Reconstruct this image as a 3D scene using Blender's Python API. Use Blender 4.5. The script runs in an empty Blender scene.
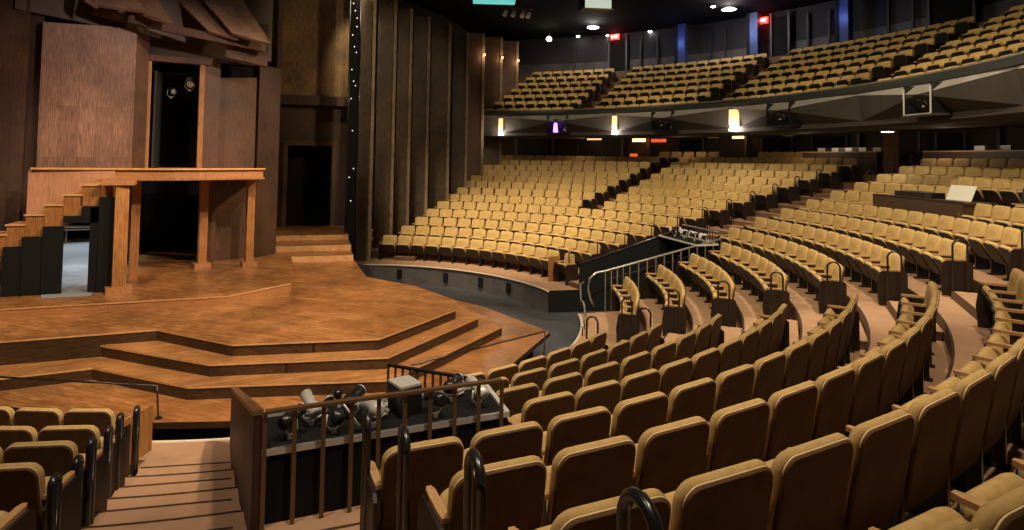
import bpy, bmesh, math, random
from mathutils import Vector, Matrix
random.seed(7)
C = bpy.context.scene.collection
PI = math.pi
def R(a): return math.radians(a)

# ------------------------------------------------------------------ camera
CAM = Vector((0.0, -15.4137, 3.7106))
F = Vector((0.31976212, 0.94647173, 0.0440845)).normalized()
RT = Vector((0.94712812, -0.32059086, 0.01303143)); RT = (RT - F*RT.dot(F)).normalized()
UP = RT.cross(F).normalized()
FPX, PY = 608.47, 131.76
cd = bpy.data.cameras.new('camera'); cam = bpy.data.objects.new('camera', cd); C.objects.link(cam)
m = Matrix((RT, UP, -F)).transposed().to_4x4(); m.translation = CAM
cam.matrix_world = m
cd.sensor_width = 36; cd.lens = FPX/1024*36; cd.shift_x = 0; cd.shift_y = -(265-PY)/1024
cd.clip_start = .05; cd.clip_end = 200
bpy.context.scene.camera = cam
def dirn(px, py): return F + RT*((px-512)/FPX) - UP*((py-PY)/FPX)
def wy(px, py, y):                      # survey helper: point at world depth y
    v = dirn(px, py); return CAM + v*((y-CAM.y)/v.y)
def wz(px, py, z):
    v = dirn(px, py); return CAM + v*((z-CAM.z)/v.z)
def proj(X):
    v = Vector(X)-CAM; z = v.dot(F)
    if z < .1: return None
    return 512+FPX*v.dot(RT)/z, PY-FPX*v.dot(UP)/z, z

# ------------------------------------------------------------------ materials
def mat(name, col, rough=.6, metal=0, noise=None, scale=8, bump=0, bscale=40, spec=.5, stretch=(1,1,1), detail=6, coords='Object', coat=0):
    mm = bpy.data.materials.new(name); mm.use_nodes = True
    nt = mm.node_tree; b = nt.nodes['Principled BSDF']
    b.inputs['Base Color'].default_value = (*col, 1); b.inputs['Roughness'].default_value = rough
    b.inputs['Metallic'].default_value = metal; b.inputs['Specular IOR Level'].default_value = spec
    if coat: b.inputs['Coat Weight'].default_value = coat; b.inputs['Coat Roughness'].default_value = .25
    if noise or bump:
        tc = nt.nodes.new('ShaderNodeTexCoord'); mp = nt.nodes.new('ShaderNodeMapping'); mp.inputs['Scale'].default_value = stretch
        nt.links.new(tc.outputs[coords], mp.inputs[0])
    if noise:
        n = nt.nodes.new('ShaderNodeTexNoise'); n.inputs['Scale'].default_value = scale; n.inputs['Detail'].default_value = detail
        n.inputs['Roughness'].default_value = .65
        nt.links.new(mp.outputs[0], n.inputs['Vector'])
        r = nt.nodes.new('ShaderNodeValToRGB'); r.color_ramp.elements[0].position = .3; r.color_ramp.elements[1].position = .72
        r.color_ramp.elements[0].color = (*noise, 1); r.color_ramp.elements[1].color = (*col, 1)
        nt.links.new(n.outputs['Fac'], r.inputs[0]); nt.links.new(r.outputs[0], b.inputs['Base Color'])
    if bump:
        n2 = nt.nodes.new('ShaderNodeTexNoise'); n2.inputs['Scale'].default_value = bscale; n2.inputs['Detail'].default_value = 3
        nt.links.new(mp.outputs[0], n2.inputs['Vector'])
        bp = nt.nodes.new('ShaderNodeBump'); bp.inputs['Strength'].default_value = bump; bp.inputs['Distance'].default_value = .02
        nt.links.new(n2.outputs['Fac'], bp.inputs['Height']); nt.links.new(bp.outputs[0], b.inputs['Normal'])
    return mm
def woodmat(name, ca, cb, cc, ang=0, plank=.14, rough=.42, vertical=False, gap=.35, coat=0, wear=1.0, spec=.5):
    """plank wood: brick pattern for boards, stretched noise for grain, broad noise for worn patches"""
    mm = bpy.data.materials.new(name); mm.use_nodes = True
    nt = mm.node_tree; L = nt.links; b = nt.nodes['Principled BSDF']; N = nt.nodes.new
    b.inputs['Roughness'].default_value = rough; b.inputs['Specular IOR Level'].default_value = spec
    tc = N('ShaderNodeTexCoord'); mp = N('ShaderNodeMapping')
    if vertical:      # boards run up the wall; x' = z, y' = horizontal run
        sep = N('ShaderNodeSeparateXYZ'); L.new(tc.outputs['Object'], sep.inputs[0])
        ad = N('ShaderNodeMath'); ad.operation = 'MULTIPLY_ADD'; ad.inputs[1].default_value = .62
        L.new(sep.outputs[1], ad.inputs[0]); L.new(sep.outputs[0], ad.inputs[2])
        cmb = N('ShaderNodeCombineXYZ'); L.new(sep.outputs[2], cmb.inputs[0]); L.new(ad.outputs[0], cmb.inputs[1])
        L.new(cmb.outputs[0], mp.inputs[0])
    else:
        L.new(tc.outputs['Object'], mp.inputs[0]); mp.inputs['Rotation'].default_value = (0, 0, R(ang))
    br = N('ShaderNodeTexBrick'); br.inputs['Scale'].default_value = 1.0
    br.inputs['Brick Width'].default_value = 2.4; br.inputs['Row Height'].default_value = plank
    br.inputs['Mortar Size'].default_value = .004; br.inputs['Mortar Smooth'].default_value = .2
    br.inputs['Color1'].default_value = (*ca, 1); br.inputs['Color2'].default_value = (*cb, 1); br.inputs['Mortar'].default_value = (*[x*gap for x in cc], 1)
    L.new(mp.outputs[0], br.inputs['Vector'])
    m2 = N('ShaderNodeMapping'); m2.inputs['Scale'].default_value = (1.2, 14, 14); L.new(mp.outputs[0], m2.inputs[0])
    g = N('ShaderNodeTexNoise'); g.inputs['Scale'].default_value = 3; g.inputs['Detail'].default_value = 7; L.new(m2.outputs[0], g.inputs['Vector'])
    gr = N('ShaderNodeValToRGB'); gr.color_ramp.elements[0].position = .35; gr.color_ramp.elements[1].position = .68; L.new(g.outputs['Fac'], gr.inputs[0])
    mx = N('ShaderNodeMixRGB'); mx.inputs[2].default_value = (*cc, 1); L.new(br.outputs['Color'], mx.inputs[1])
    iv = N('ShaderNodeMath'); iv.operation = 'MULTIPLY_ADD'; iv.inputs[1].default_value = -.85; iv.inputs[2].default_value = .88
    L.new(gr.outputs[0], iv.inputs[0]); L.new(iv.outputs[0], mx.inputs[0])
    w = N('ShaderNodeTexNoise'); w.inputs['Scale'].default_value = .9; w.inputs['Detail'].default_value = 8; w.inputs['Roughness'].default_value = .7
    L.new(tc.outputs['Object'], w.inputs['Vector'])
    wr = N('ShaderNodeValToRGB'); wr.color_ramp.elements[0].position = .34; wr.color_ramp.elements[1].position = .62
    wr.color_ramp.elements[0].color = (1-.5*wear,)*3+(1,); wr.color_ramp.elements[1].color = (1, 1, 1, 1); L.new(w.outputs['Fac'], wr.inputs[0])
    ml = N('ShaderNodeMixRGB'); ml.blend_type = 'MULTIPLY'; ml.inputs[0].default_value = 1
    L.new(mx.outputs[0], ml.inputs[1]); L.new(wr.outputs[0], ml.inputs[2]); L.new(ml.outputs[0], b.inputs['Base Color'])
    bp = N('ShaderNodeBump'); bp.inputs['Strength'].default_value = .25; bp.inputs['Distance'].default_value = .01
    L.new(g.outputs['Fac'], bp.inputs['Height']); L.new(bp.outputs[0], b.inputs['Normal'])
    if coat: b.inputs['Coat Weight'].default_value = coat; b.inputs['Coat Roughness'].default_value = .3
    return mm
def emis(name, col, s):
    mm = bpy.data.materials.new(name); mm.use_nodes = True; b = mm.node_tree.nodes['Principled BSDF']
    b.inputs['Base Color'].default_value = (*col, 1); b.inputs['Emission Color'].default_value = (*col, 1); b.inputs['Emission Strength'].default_value = s
    return mm
M = dict(
 gold = mat('gold_velour', (.58,.395,.165), .8, noise=(.40,.265,.1), scale=9, bump=.12, bscale=90, spec=.25),
 piping = mat('pale_piping', (.72,.54,.3), .6),
 shell = mat('brown_seat_shell', (.135,.068,.024), .7, noise=(.06,.028,.01), scale=4, bump=.15, bscale=70, spec=.3),
 pan = mat('black_seat_underside', (.009,.008,.008), .5),
 arm = mat('beech_armrest', (.55,.33,.16), .38, noise=(.42,.24,.1), scale=12, stretch=(5,1,5)),
 blk = mat('black_metal', (.012,.012,.014), .28, spec=.6),
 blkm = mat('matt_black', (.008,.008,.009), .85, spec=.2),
 endp = mat('dark_brown_panel', (.028,.014,.008), .5, noise=(.014,.008,.005), scale=4),
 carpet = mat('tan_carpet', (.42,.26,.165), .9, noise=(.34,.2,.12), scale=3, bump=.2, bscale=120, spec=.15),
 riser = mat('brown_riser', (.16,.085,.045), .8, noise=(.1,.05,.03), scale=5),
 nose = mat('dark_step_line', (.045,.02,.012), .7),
 white = mat('pale_edge_strip', (.62,.52,.42), .5),
 moat = mat('grey_blue_moat_floor', (.09,.095,.11), .45, noise=(.04,.042,.05), scale=2.5, stretch=(1,3,1)),
 moatw = mat('grey_moat_wall', (.13,.12,.12), .7, noise=(.07,.065,.065), scale=3),
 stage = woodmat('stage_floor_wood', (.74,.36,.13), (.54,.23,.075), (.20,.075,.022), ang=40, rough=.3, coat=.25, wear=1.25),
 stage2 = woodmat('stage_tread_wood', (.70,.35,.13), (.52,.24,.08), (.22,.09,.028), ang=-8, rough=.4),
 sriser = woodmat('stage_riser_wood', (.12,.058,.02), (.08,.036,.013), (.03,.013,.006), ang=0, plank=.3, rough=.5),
 nosing = mat('worn_oak_nosing', (.72,.42,.19), .4, noise=(.5,.25,.1), scale=6),
 oak = woodmat('honey_oak_timber', (.52,.25,.075), (.45,.2,.06), (.26,.10,.03), plank=.3, rough=.45, vertical=True, wear=.5),
 oakf = woodmat('fascia_oak', (.55,.27,.11), (.48,.23,.09), (.36,.15,.055), plank=.4, rough=.45, wear=.4),
 pink = woodmat('pinkish_facade_boards', (.40,.205,.13), (.27,.125,.075), (.12,.05,.03), plank=.42, rough=.45, vertical=True, gap=.7, wear=1.1),
 pink_lit = woodmat('lit_pink_boards', (.66,.33,.19), (.58,.28,.16), (.42,.2,.11), plank=.42, rough=.5, vertical=True, gap=.8, wear=.5),  # paler copy of the pink boards, brighter light put into the colour
 dwood2 = woodmat('mid_brown_boards', (.12,.058,.034), (.09,.042,.025), (.055,.026,.015), plank=.4, rough=.5, vertical=True, gap=.6, wear=1.1),
 dwood = woodmat('dark_facade_boards', (.085,.038,.022), (.06,.027,.016), (.038,.018,.011), plank=.4, rough=.55, vertical=True, gap=.6),
 mwood = woodmat('brown_facade_boards', (.17,.078,.036), (.125,.055,.026), (.075,.033,.016), plank=.5, rough=.55, vertical=True, gap=.6),
 amber = woodmat('amber_upper_boards', (.36,.21,.07), (.24,.135,.045), (.08,.045,.016), plank=.7, rough=.55, vertical=True, gap=.6, wear=1.2),
 tall = woodmat('tall_panel_timber', (.14,.09,.045), (.10,.06,.03), (.03,.018,.01), plank=.9, rough=.6, vertical=True, gap=.5, wear=1.1),
 talle = woodmat('tall_panel_edge', (.40,.29,.17), (.32,.22,.13), (.14,.09,.05), plank=.9, rough=.6, vertical=True, gap=.6),
 plank = woodmat('canopy_plank', (.42,.27,.19), (.36,.22,.15), (.2,.11,.07), ang=60, plank=.5, rough=.5, gap=.5),
 grey = mat('grey_backstage_floor', (.35,.37,.38), .4, noise=(.24,.26,.27), scale=3, stretch=(1,6,1)),
 ceil = mat('black_ceiling', (.004,.004,.005), .95, spec=.1),
 wallb = mat('plum_rear_wall', (.022,.016,.027), .7, noise=(.004,.003,.005), scale=.5),
 wallg = mat('grey_rear_dado', (.09,.078,.092), .5, noise=(.025,.022,.028), scale=.6),
 wallu = mat('brown_under_balcony_wall', (.04,.027,.02), .75, noise=(.02,.014,.011), scale=1.5),
 blue = mat('blue_column', (.03,.05,.15), .5),
 soff_shade = mat('shaded_soffit_plaster', (.045,.038,.032), .7, noise=(.028,.024,.02), scale=2),  # darker soffit copy for downward facets, shade put into the colour
 soff = mat('lit_soffit_plaster', (.34,.32,.30), .7, noise=(.22,.20,.19), scale=2),  # pale soffit copy for upper facets, light from above put into the colour
 rim = mat('dark_green_rim', (.022,.024,.021), .5),
 rimt = mat('bronze_rail_cap', (.24,.2,.15), .35, metal=.4),
 steel = mat('brushed_steel', (.55,.53,.5), .3, metal=.8),
 silver = mat('pale_silver_yoke', (.72,.71,.69), .35, metal=.3),
 brownbar = mat('bronze_brown_bar', (.16,.09,.045), .4, metal=.3),
 paper = mat('white_paper', (.75,.74,.68), .8),
 desk = mat('brown_desk_panel', (.09,.05,.03), .5, noise=(.06,.035,.02), scale=3),
 lampw = emis('warm_lamp', (1,.78,.5), 14), lampc = emis('cool_lamp', (1,.95,.88), 26), exit = emis('red_exit', (1,.02,.01), 5),
 glow = emis('warm_sconce', (1,.58,.25), .75), glow2 = emis('orange_sconce', (1,.45,.15), 3.0), violet = emis('violet_lamp', (.32,.08,1), 5),
 teal = emis('teal_gel', (.12,.5,.48), .6), screen = emis('screen_light', (.6,.7,.55), .45), pin = emis('pin_lamp_glass', (1,.92,.85), .7), dot = emis('pin_light', (1,.9,.8), 6), redlit = emis('red_glow', (.9,.12,.04), .5), bluelit = emis('blue_glow',(.1,.25,.7),1.2))

# ------------------------------------------------------------------ mesh builder
class MB:
    def __init__(s): s.v = []; s.f = []; s.m = []; s.mats = []; s.sm = []
    def mi(s, m):
        if m not in s.mats: s.mats.append(m)
        return s.mats.index(m)
    def add(s, vs, fs, m, smooth=False):
        o = len(s.v); s.v += [tuple(v) for v in vs]; k = s.mi(m)
        for f in fs: s.f.append([i+o for i in f]); s.m.append(k); s.sm.append(smooth)
        return s
    def obox(s, c, ax, ay, az, m):        # centre + three half-axis vectors
        c, ax, ay, az = map(Vector, (c, ax, ay, az)); vs = []
        for a, b, d in ((-1,-1,-1),(1,-1,-1),(1,1,-1),(-1,1,-1),(-1,-1,1),(1,-1,1),(1,1,1),(-1,1,1)): vs.append(c+ax*a+ay*b+az*d)
        return s.add(vs, [(3,2,1,0),(4,5,6,7),(0,1,5,4),(1,2,6,5),(2,3,7,6),(3,0,4,7)], m)
    def box(s, c, d, m, rz=0):
        ca, sa = math.cos(rz), math.sin(rz)
        return s.obox(c, (ca*d[0]/2, sa*d[0]/2, 0), (-sa*d[1]/2, ca*d[1]/2, 0), (0,0,d[2]/2), m)
    def bar(s, a, b, w, h, m, up=(0,0,1)):
        a, b = Vector(a), Vector(b); d = b-a; L = d.length; d.normalize(); u = Vector(up)
        if abs(d.dot(u)) > .98: u = Vector((0,1,0))
        x = d.cross(u).normalized(); u = x.cross(d)
        return s.obox((a+b)/2, d*L/2, x*w/2, u*h/2, m)
    def prism(s, poly, z0, z1, mt, ms=None, mb=None):
        n = len(poly); ms = ms or mt
        z0s = z0 if isinstance(z0,(list,tuple)) else [z0]*n; z1s = z1 if isinstance(z1,(list,tuple)) else [z1]*n
        vs = [(p[0],p[1],z) for p, z in zip(poly,z0s)]+[(p[0],p[1],z) for p, z in zip(poly,z1s)]
        s.add(vs, [tuple(range(n,2*n))], mt); o = len(s.v)-2*n
        k = s.mi(ms)
        for i in range(n): j = (i+1)%n; s.f.append([o+i,o+j,o+n+j,o+n+i]); s.m.append(k); s.sm.append(False)
        s.f.append([o+i for i in reversed(range(n))]); s.m.append(s.mi(mb or ms)); s.sm.append(False)
        return s
    def tube(s, pts, r, m, n=8, cap=True):
        pts = [Vector(p) for p in pts]; rings = []; up = Vector((.13,.21,.97)).normalized()
        for i, p in enumerate(pts):
            d = (pts[min(i+1,len(pts)-1)]-pts[max(i-1,0)]).normalized()
            x = d.cross(up)
            if x.length < .05: x = d.cross(Vector((1,0,0)))
            x.normalize(); y = x.cross(d); rr = r[i] if isinstance(r,(list,tuple)) else r
            rings.append([p+(x*math.cos(2*PI*k/n)+y*math.sin(2*PI*k/n))*rr for k in range(n)])
        vs = [v for q in rings for v in q]; fs = []
        for i in range(len(pts)-1):
            for k in range(n): k2 = (k+1)%n; fs.append((i*n+k, i*n+k2, (i+1)*n+k2, (i+1)*n+k))
        s.add(vs, fs, m, True)
        if cap:
            o = len(s.v)-len(vs); k = s.mi(m)
            s.f.append([o+i for i in reversed(range(n))]); s.m.append(k); s.sm.append(False)
            s.f.append([o+len(vs)-n+i for i in range(n)]); s.m.append(k); s.sm.append(False)
        return s
    def mesh(s, name, fix=True):
        me = bpy.data.meshes.new(name); me.from_pydata(s.v, [], s.f)
        for mm in s.mats: me.materials.append(mm)
        me.polygons.foreach_set('material_index', s.m); me.polygons.foreach_set('use_smooth', s.sm)
        if fix:
            b = bmesh.new(); b.from_mesh(me); bmesh.ops.recalc_face_normals(b, faces=b.faces); b.to_mesh(me); b.free()
        me.update(); return me
    def build(s, name, parent=None, fix=True):
        o = bpy.data.objects.new(name, s.mesh(name, fix)); C.objects.link(o)
        if parent: o.parent = parent
        return o
def part(name, mb, root):     # world-coordinate mesh parented to a rooted Empty
    o = mb.build(name); o.parent = root; o.matrix_parent_inverse = root.matrix_basis.inverted(); return o
def tag(o, label=None, cat=None, group=None, kind=None):
    if label: o['label'] = label
    if cat: o['category'] = cat
    if group: o['group'] = group
    if kind: o['kind'] = kind
    return o
def empty(name, loc, rz=0, label=None, cat=None, group=None):
    o = bpy.data.objects.new(name, None); C.objects.link(o); o.location = loc; o.rotation_euler = (0,0,rz); o.empty_display_size = .2
    return tag(o, label, cat, group)
def struct(name, mb, fix=True):
    return tag(mb.build(name, None, fix), kind='structure')
def ordn(n):
    w = ['zeroth','first','second','third','fourth','fifth','sixth','seventh','eighth','ninth','tenth','eleventh','twelfth','thirteenth','fourteenth','fifteenth','sixteenth','seventeenth','eighteenth','nineteenth','twentieth','twenty-first','twenty-second','twenty-third','twenty-fourth','twenty-fifth','twenty-sixth','twenty-seventh','twenty-eighth','twenty-ninth','thirtieth']
    return w[n]

# ------------------------------------------------------------------ auditorium geometry
R1, DR, DZ, RE = 7.834, .911, .2525, 6.62
TA, WA, TV = .8146, 1.1428, 1.5516
def rk(k): return R1+(k-1)*DR
def zk(k): return (k-1)*DZ
def pol(r, th, z=0): return Vector((r*math.sin(th), -r*math.cos(th), z))
def offth(r, th0, o): return th0+math.asin(max(-1,min(1,o/r)))
def offp(r, th0, o, z=0): return pol(r, offth(r, th0, o), z)
NOUT = .13                                   # riser stands this far behind the seat-back line
def vo(a, b):                                # vomitory side wall: offset drifts from a at the front to b at row five
    return lambda r: a+(b-a)*(r-6.9)/3.8
def rows(mb, ka, kb, bl, br, n):
    """treads and risers for rows ka..kb between two boundaries (theta0, offset or function)"""
    def th(r, b): o = b[1](r) if callable(b[1]) else b[1]; return offth(r, b[0], o)
    for k in range(ka, kb+1):
        ri = RE if k == 1 else rk(k-1)+NOUT; ro = rk(k)+NOUT; z = zk(k)
        zi = -.62 if k == 1 else zk(k-1)
        top = []
        for rr in (ri, ro):
            a, b = th(rr, bl), th(rr, br)
            top.append([pol(rr, a+(b-a)*i/n, z) for i in range(n+1)])
        low = [Vector((p.x,p.y,zi)) for p in top[0]]
        nn = n+1
        vs = top[0]+top[1]; mb.add(vs, [(i,i+1,nn+i+1,nn+i) for i in range(n)], M['carpet'])
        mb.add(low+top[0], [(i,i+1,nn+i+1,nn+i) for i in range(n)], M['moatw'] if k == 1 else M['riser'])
        # step nosing line
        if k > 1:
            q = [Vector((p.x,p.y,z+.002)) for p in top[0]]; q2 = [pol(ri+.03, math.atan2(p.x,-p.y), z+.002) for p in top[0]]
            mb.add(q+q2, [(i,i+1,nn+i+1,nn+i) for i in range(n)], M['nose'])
mb = MB()
rows(mb, 1, 4, (R(-62), 0), (0, vo(-.78,-.26)), 40)
rows(mb, 1, 4, (0, 1.78), (TV, -1.78), 60)
rows(mb, 1, 4, (TV, vo(.78,.36)), (R(167), 0), 50)
rows(mb, 5, 16, (R(-62), 0), (R(167), 0), 150)
aud = struct('floor', mb, fix=False)
# moat floor and building slab
mb = MB(); n = 96
mb.add([pol(40, 2*PI*i/n, -.62) for i in range(n)], [tuple(range(n))], M['moat'])
struct('floor', mb)
# pale edge strip along the front of the first tread
for a, b, nm in (((R(-62),0),(0,-.78),'trim_1'), ((0,1.78),(TV,-1.78),'trim_2'), ((TV,.78),(R(163),0),'trim_3')):
    mb = MB(); t0 = offth(RE,*a); t1 = offth(RE,*b)
    mb.tube([pol(RE-.02, t0+(t1-t0)*i/60, -.01) for i in range(61)], .03, M['white'], 6)
    struct(nm, mb)
# vents in the moat wall of the far block
for i, q in enumerate([(391,279),(428,284),(464,287),(497,291)]):
    mb = MB(); p = wz(q[0], q[1], -.32); t = math.atan2(p.x,-p.y)
    mb.box(pol(RE-.03, t, -.3), (.16,.05,.3), M['blkm'], t)
    tag(mb.build('wall_vent'), ['small black vent in grey moat wall, leftmost of the four','small black vent in grey moat wall, second from the left','small black vent in grey moat wall, third from the left','small black vent in grey moat wall, nearest the far stairwell'][i], 'vent', 'vents in the moat wall')

# aisle half steps (each aisle one staircase thing, its steps are parts)
def aisle_steps(th0, o0, o1, ks, label):
    root = empty('aisle_stairs', offp(RE+.5, th0, (o0 if not callable(o0) else o0(7)), 0), 0, label, 'stairs', 'carpeted aisle stairs')
    bpy.context.view_layer.update()
    for k in ks:
        ro = rk(k)+NOUT; mb = MB(); vs = []
        def O(o, r): return o(r) if callable(o) else o
        p = [offp(ro-.45, th0, O(o0,ro-.45)), offp(ro-.45, th0, O(o1,ro-.45)), offp(ro+.01, th0, O(o1,ro)), offp(ro+.01, th0, O(o0,ro))]
        mb.prism(p, zk(k)-.01, zk(k)+DZ/2, M['carpet'], M['riser'])
        d = (Vector(p[1])-Vector(p[0])); e = (Vector(p[3])-Vector(p[0])).normalized()*.03
        up = Vector((0,0,zk(k)+DZ/2+.002))
        mb.add([p[0]+up, p[1]+up, p[1]+e+up, p[0]+e+up], [(0,1,2,3)], M['nose'])
        part('step', mb, root)
aisle_steps(0, -1.7, vo(-.8,-.4), range(1,8), 'tan carpeted aisle stairs descending at lower left beside the near stairwell')
aisle_steps(TA, -.95, .95, range(1,8), 'tan carpeted centre aisle stairs between near block and middle block')
aisle_steps(TV, vo(.8,.4), 1.5, range(1,12), 'narrow aisle stairs between the far stairwell and the far block')
aisle_steps(R(120), -.45, .45, range(6,14), 'dark aisle stairs climbing through the upper far block')
aisle_steps(R(152), -.3, .5, range(1,12), 'stepped aisle at foot of the tall timber panels')

# ------------------------------------------------------------------ the seat
def rrect(w, z0, z1, r, nb=5):
    pts = [(-w/2+.03, z0), (w/2-.03, z0), (w/2, z0+.03)]
    pts += [(w/2-r+r*math.cos(a), z1-r+r*math.sin(a)) for a in [PI/2*i/nb for i in range(nb+1)]]
    pts += [(-w/2+r-r*math.sin(a), z1-r+r*math.cos(a)) for a in [PI/2*i/nb for i in range(nb+1)]]
    pts += [(-w/2, z0+.03)]
    return pts
def pad(outline, y0, y1, m, inset=.03, shear=0, ztop=.86, nr=3, crown=.015):
    """cushion: outline in x,z; rounded rims; y0 = rear face, y1 = front face"""
    mb = MB(); cx = 0; zs = [p[1] for p in outline]; cz = (min(zs)+max(zs))/2; hw = max(abs(p[0]) for p in outline); hh = (max(zs)-min(zs))/2
    rings = []
    prof = [(1, y0, 1.0)]
    rings.append((y0, inset*.7)); rings.append((y0+.25*(y1-y0), 0)); rings.append((y0+.65*(y1-y0), 0)); rings.append((y1-.004, inset*.6)); rings.append((y1+crown*.5, inset*2)); rings.append((y1+crown, inset*4.5))
    vs = []
    for y, ins in rings:
        for x, z in outline:
            fx = (hw-ins)/hw; fz = (hh-ins)/hh
            zz = cz+(z-cz)*fz; vs.append((x*fx, y+(zz-ztop)*-shear, zz))
    n = len(outline); fs = [(i*n+k, i*n+(k+1)%n, (i+1)*n+(k+1)%n, (i+1)*n+k) for i in range(len(rings)-1) for k in range(n)]
    mb.add(vs, fs, m, True); mb.add(vs[:n], [tuple(reversed(range(n)))], m, True); mb.add(vs[-n:], [tuple(range(n))], m, True)
    return mb
SH = .17
W = .535
def seat_meshes():
    d = {}
    d['backrest'] = pad(rrect(W, .36, .86, .085), 0, .062, M['gold'], .024, SH, crown=.012).mesh('backrest')
    # rear shell: slightly smaller plate, so a gold rim shows round it
    mb = pad(rrect(W-.016, .24, .846, .075), -.024, .012, M['shell'], .014, SH, crown=0)
    d['back_shell'] = mb.mesh('back_shell')
    mb = MB(); o = rrect(W-.016, .3, .848, .076); pts = [Vector((x, -.010-(z-.86)*SH, z)) for x, z in o[2:-1]]
    mb.tube(pts, .0045, M['piping'], 5); d['piping'] = mb.mesh('piping')
    # folded seat: hinge near (y .16, z .40), leaning forward
    th = R(60); ux = Vector((0, math.cos(th), math.sin(th))); nx = Vector((0, -math.sin(th), math.cos(th))); hinge = Vector((0,.2,.27))
    def folded(outl, a, b, m, inset):
        q = pad(outl, a, b, m, inset, 0, crown=.01)
        q.v = [tuple(hinge+Vector((x,0,0))+ux*z+nx*y) for x, y, z in q.v]; return q
    d['seat_cushion'] = folded(rrect(.485, .0, .37, .09), -.01, .06, M['gold'], .02).mesh('seat_cushion')
    d['seat_pan'] = folded(rrect(.46, -.02, .355, .08), -.035, -.005, M['pan'], .01).mesh('seat_pan')
    for nm, sx in (('armrest', 1), ('armrest_left', -1)):
        mb = MB(); x = .28*sx
        ol = [(-.022,.0),(.022,.0),(.026,.1),(.026,.29),(.014,.33),(-.014,.33),(-.026,.29),(-.026,.1)]
        mb.prism([(x+a, b+.05) for a, b in ol], .60, .628, M['arm']); d[nm] = mb.mesh('armrest')
        mb = MB()
        mb.prism([(x-.018,.07),(x+.018,.07),(x+.018,.25),(x-.018,.25)], .03, .60, M['blk'])
        mb.prism([(x-.03,.04),(x+.03,.04),(x+.03,.3),(x-.03,.3)], 0, .03, M['blk']); d['standard'+('' if sx > 0 else '_left')] = mb.mesh('standard')
        mb = MB(); xx = (.28+.035)*sx
        pr = [(-.02,.02),(.42,.02),(.44,.3),(.40,.57),(.36,.6),(.02,.6),(-.02,.56)]
        vs = [(xx-.012, y, z) for y, z in pr]+[(xx+.012, y, z) for y, z in pr]; n = len(pr)
        mb.add(vs, [tuple(range(n)), tuple(range(n,2*n))]+[(i,(i+1)%n,n+(i+1)%n,n+i) for i in range(n)], M['endp'])
        d['end_panel'+('' if sx > 0 else '_left')] = mb.mesh('end_panel')
    return d
SM = seat_meshes()
def mk(name, key, root):
    o = bpy.data.objects.new(name, SM[key]); C.objects.link(o); o.parent = root; return o
def low_seat(mb, T, first, last, bal=False):
    """simplified seat for the countless far rows, same silhouette"""
    def P(pts): return [T@Vector(p) for p in pts]
    def plate(ol, ya, yb, m, sh=SH, f=None):
        n = len(ol); A = [(x, ya-(z-.86)*sh, z) for x, z in ol]; B = [(x, yb-(z-.86)*sh, z) for x, z in ol]
        if f: A = [f(p) for p in A]; B = [f(p) for p in B]
        mb.add(P(A+B), [tuple(reversed(range(n))), tuple(range(n,2*n))]+[(i,(i+1)%n,n+(i+1)%n,n+i) for i in range(n)], m)
    o = [(-.26,.36),(.26,.36),(.262,.8),(.235,.85),(.18,.862),(-.18,.862),(-.235,.85),(-.262,.8)]
    plate(o, .01, .065, M['gold'])
    plate([(x*.94, .28+(z-.36)*1.1) for x, z in o], -.02, .009, M['shell'])
    plate([(x*.72,z) for x, z in [(-.3,.5),(.3,.5),(.3,.76),(-.3,.76)]], .065, .08, M['gold'])
    th = R(68 if bal else 60); ux = Vector((0, math.cos(th), math.sin(th))); nx = Vector((0, -math.sin(th), math.cos(th))); h = Vector((0,.2,.36 if bal else .27))
    fo = lambda p: tuple(h+Vector((p[0],0,0))+ux*p[2]+nx*p[1])
    o2 = [(-.24,0),(.24,0),(.24,.3),(.17,.37),(-.17,.37),(-.24,.3)]
    plate(o2, 0, .05, M['gold'], 0, fo); plate([(x*.93,z*.94) for x, z in o2], -.03, -.001, M['pan'], 0, fo)
    for sx in ((1,-1) if first else (1,)):
        x = .28*sx
        mb.add(P([(x-.022,.05,.6),(x+.022,.05,.6),(x+.022,.37,.6),(x-.022,.37,.6),(x-.022,.05,.63),(x+.022,.05,.63),(x+.022,.37,.63),(x-.022,.37,.63)]),
               [(3,2,1,0),(4,5,6,7),(0,1,5,4),(1,2,6,5),(2,3,7,6),(3,0,4,7)], M['arm'])
        mb.add(P([(x-.015,.08,0),(x+.015,.08,0),(x+.015,.24,0),(x-.015,.24,0),(x-.015,.08,.6),(x+.015,.08,.6),(x+.015,.24,.6),(x-.015,.24,.6)]),
               [(0,1,5,4),(1,2,6,5),(2,3,7,6),(3,0,4,7)], M['blk'])
    for sx in ([-1] if first else [])+([1] if last else []):
        x = .315*sx
        mb.add(P([(x-.012,-.02,.02),(x+.012,-.02,.02),(x+.012,.43,.02),(x-.012,.43,.02),(x-.012,-.02,.6),(x+.012,-.02,.6),(x+.012,.4,.6),(x-.012,.4,.6)]),
               [(3,2,1,0),(4,5,6,7),(0,1,5,4),(1,2,6,5),(2,3,7,6),(3,0,4,7)], M['endp'])

ALL = []          # (distance, in frame, x, y, z, theta, block, row, index, count, first, last, flip)
def seat_row(block, k, r, z, t0, t1, flip=False, skip=None, bal=False):
    if t1 <= t0: return
    n = max(1, int((t1-t0)*r/.565+.25)); dt = (t1-t0)/n
    for i in range(n):
        t = t0+dt*(i+.5)
        if skip and skip(t): continue
        p = pol(r, t, z); q = proj(p+Vector((0,0,.6)))
        if not q: continue
        mg = 40 if q[2] > 5 else 230
        if not (-mg < q[0] < 1024+mg and -30 < q[1] < 535+mg): continue
        idx = (n-i) if flip else (i+1)
        ALL.append([q[2], p, t, block, k, idx, n, i == 0, i == n-1, bal])
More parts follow.
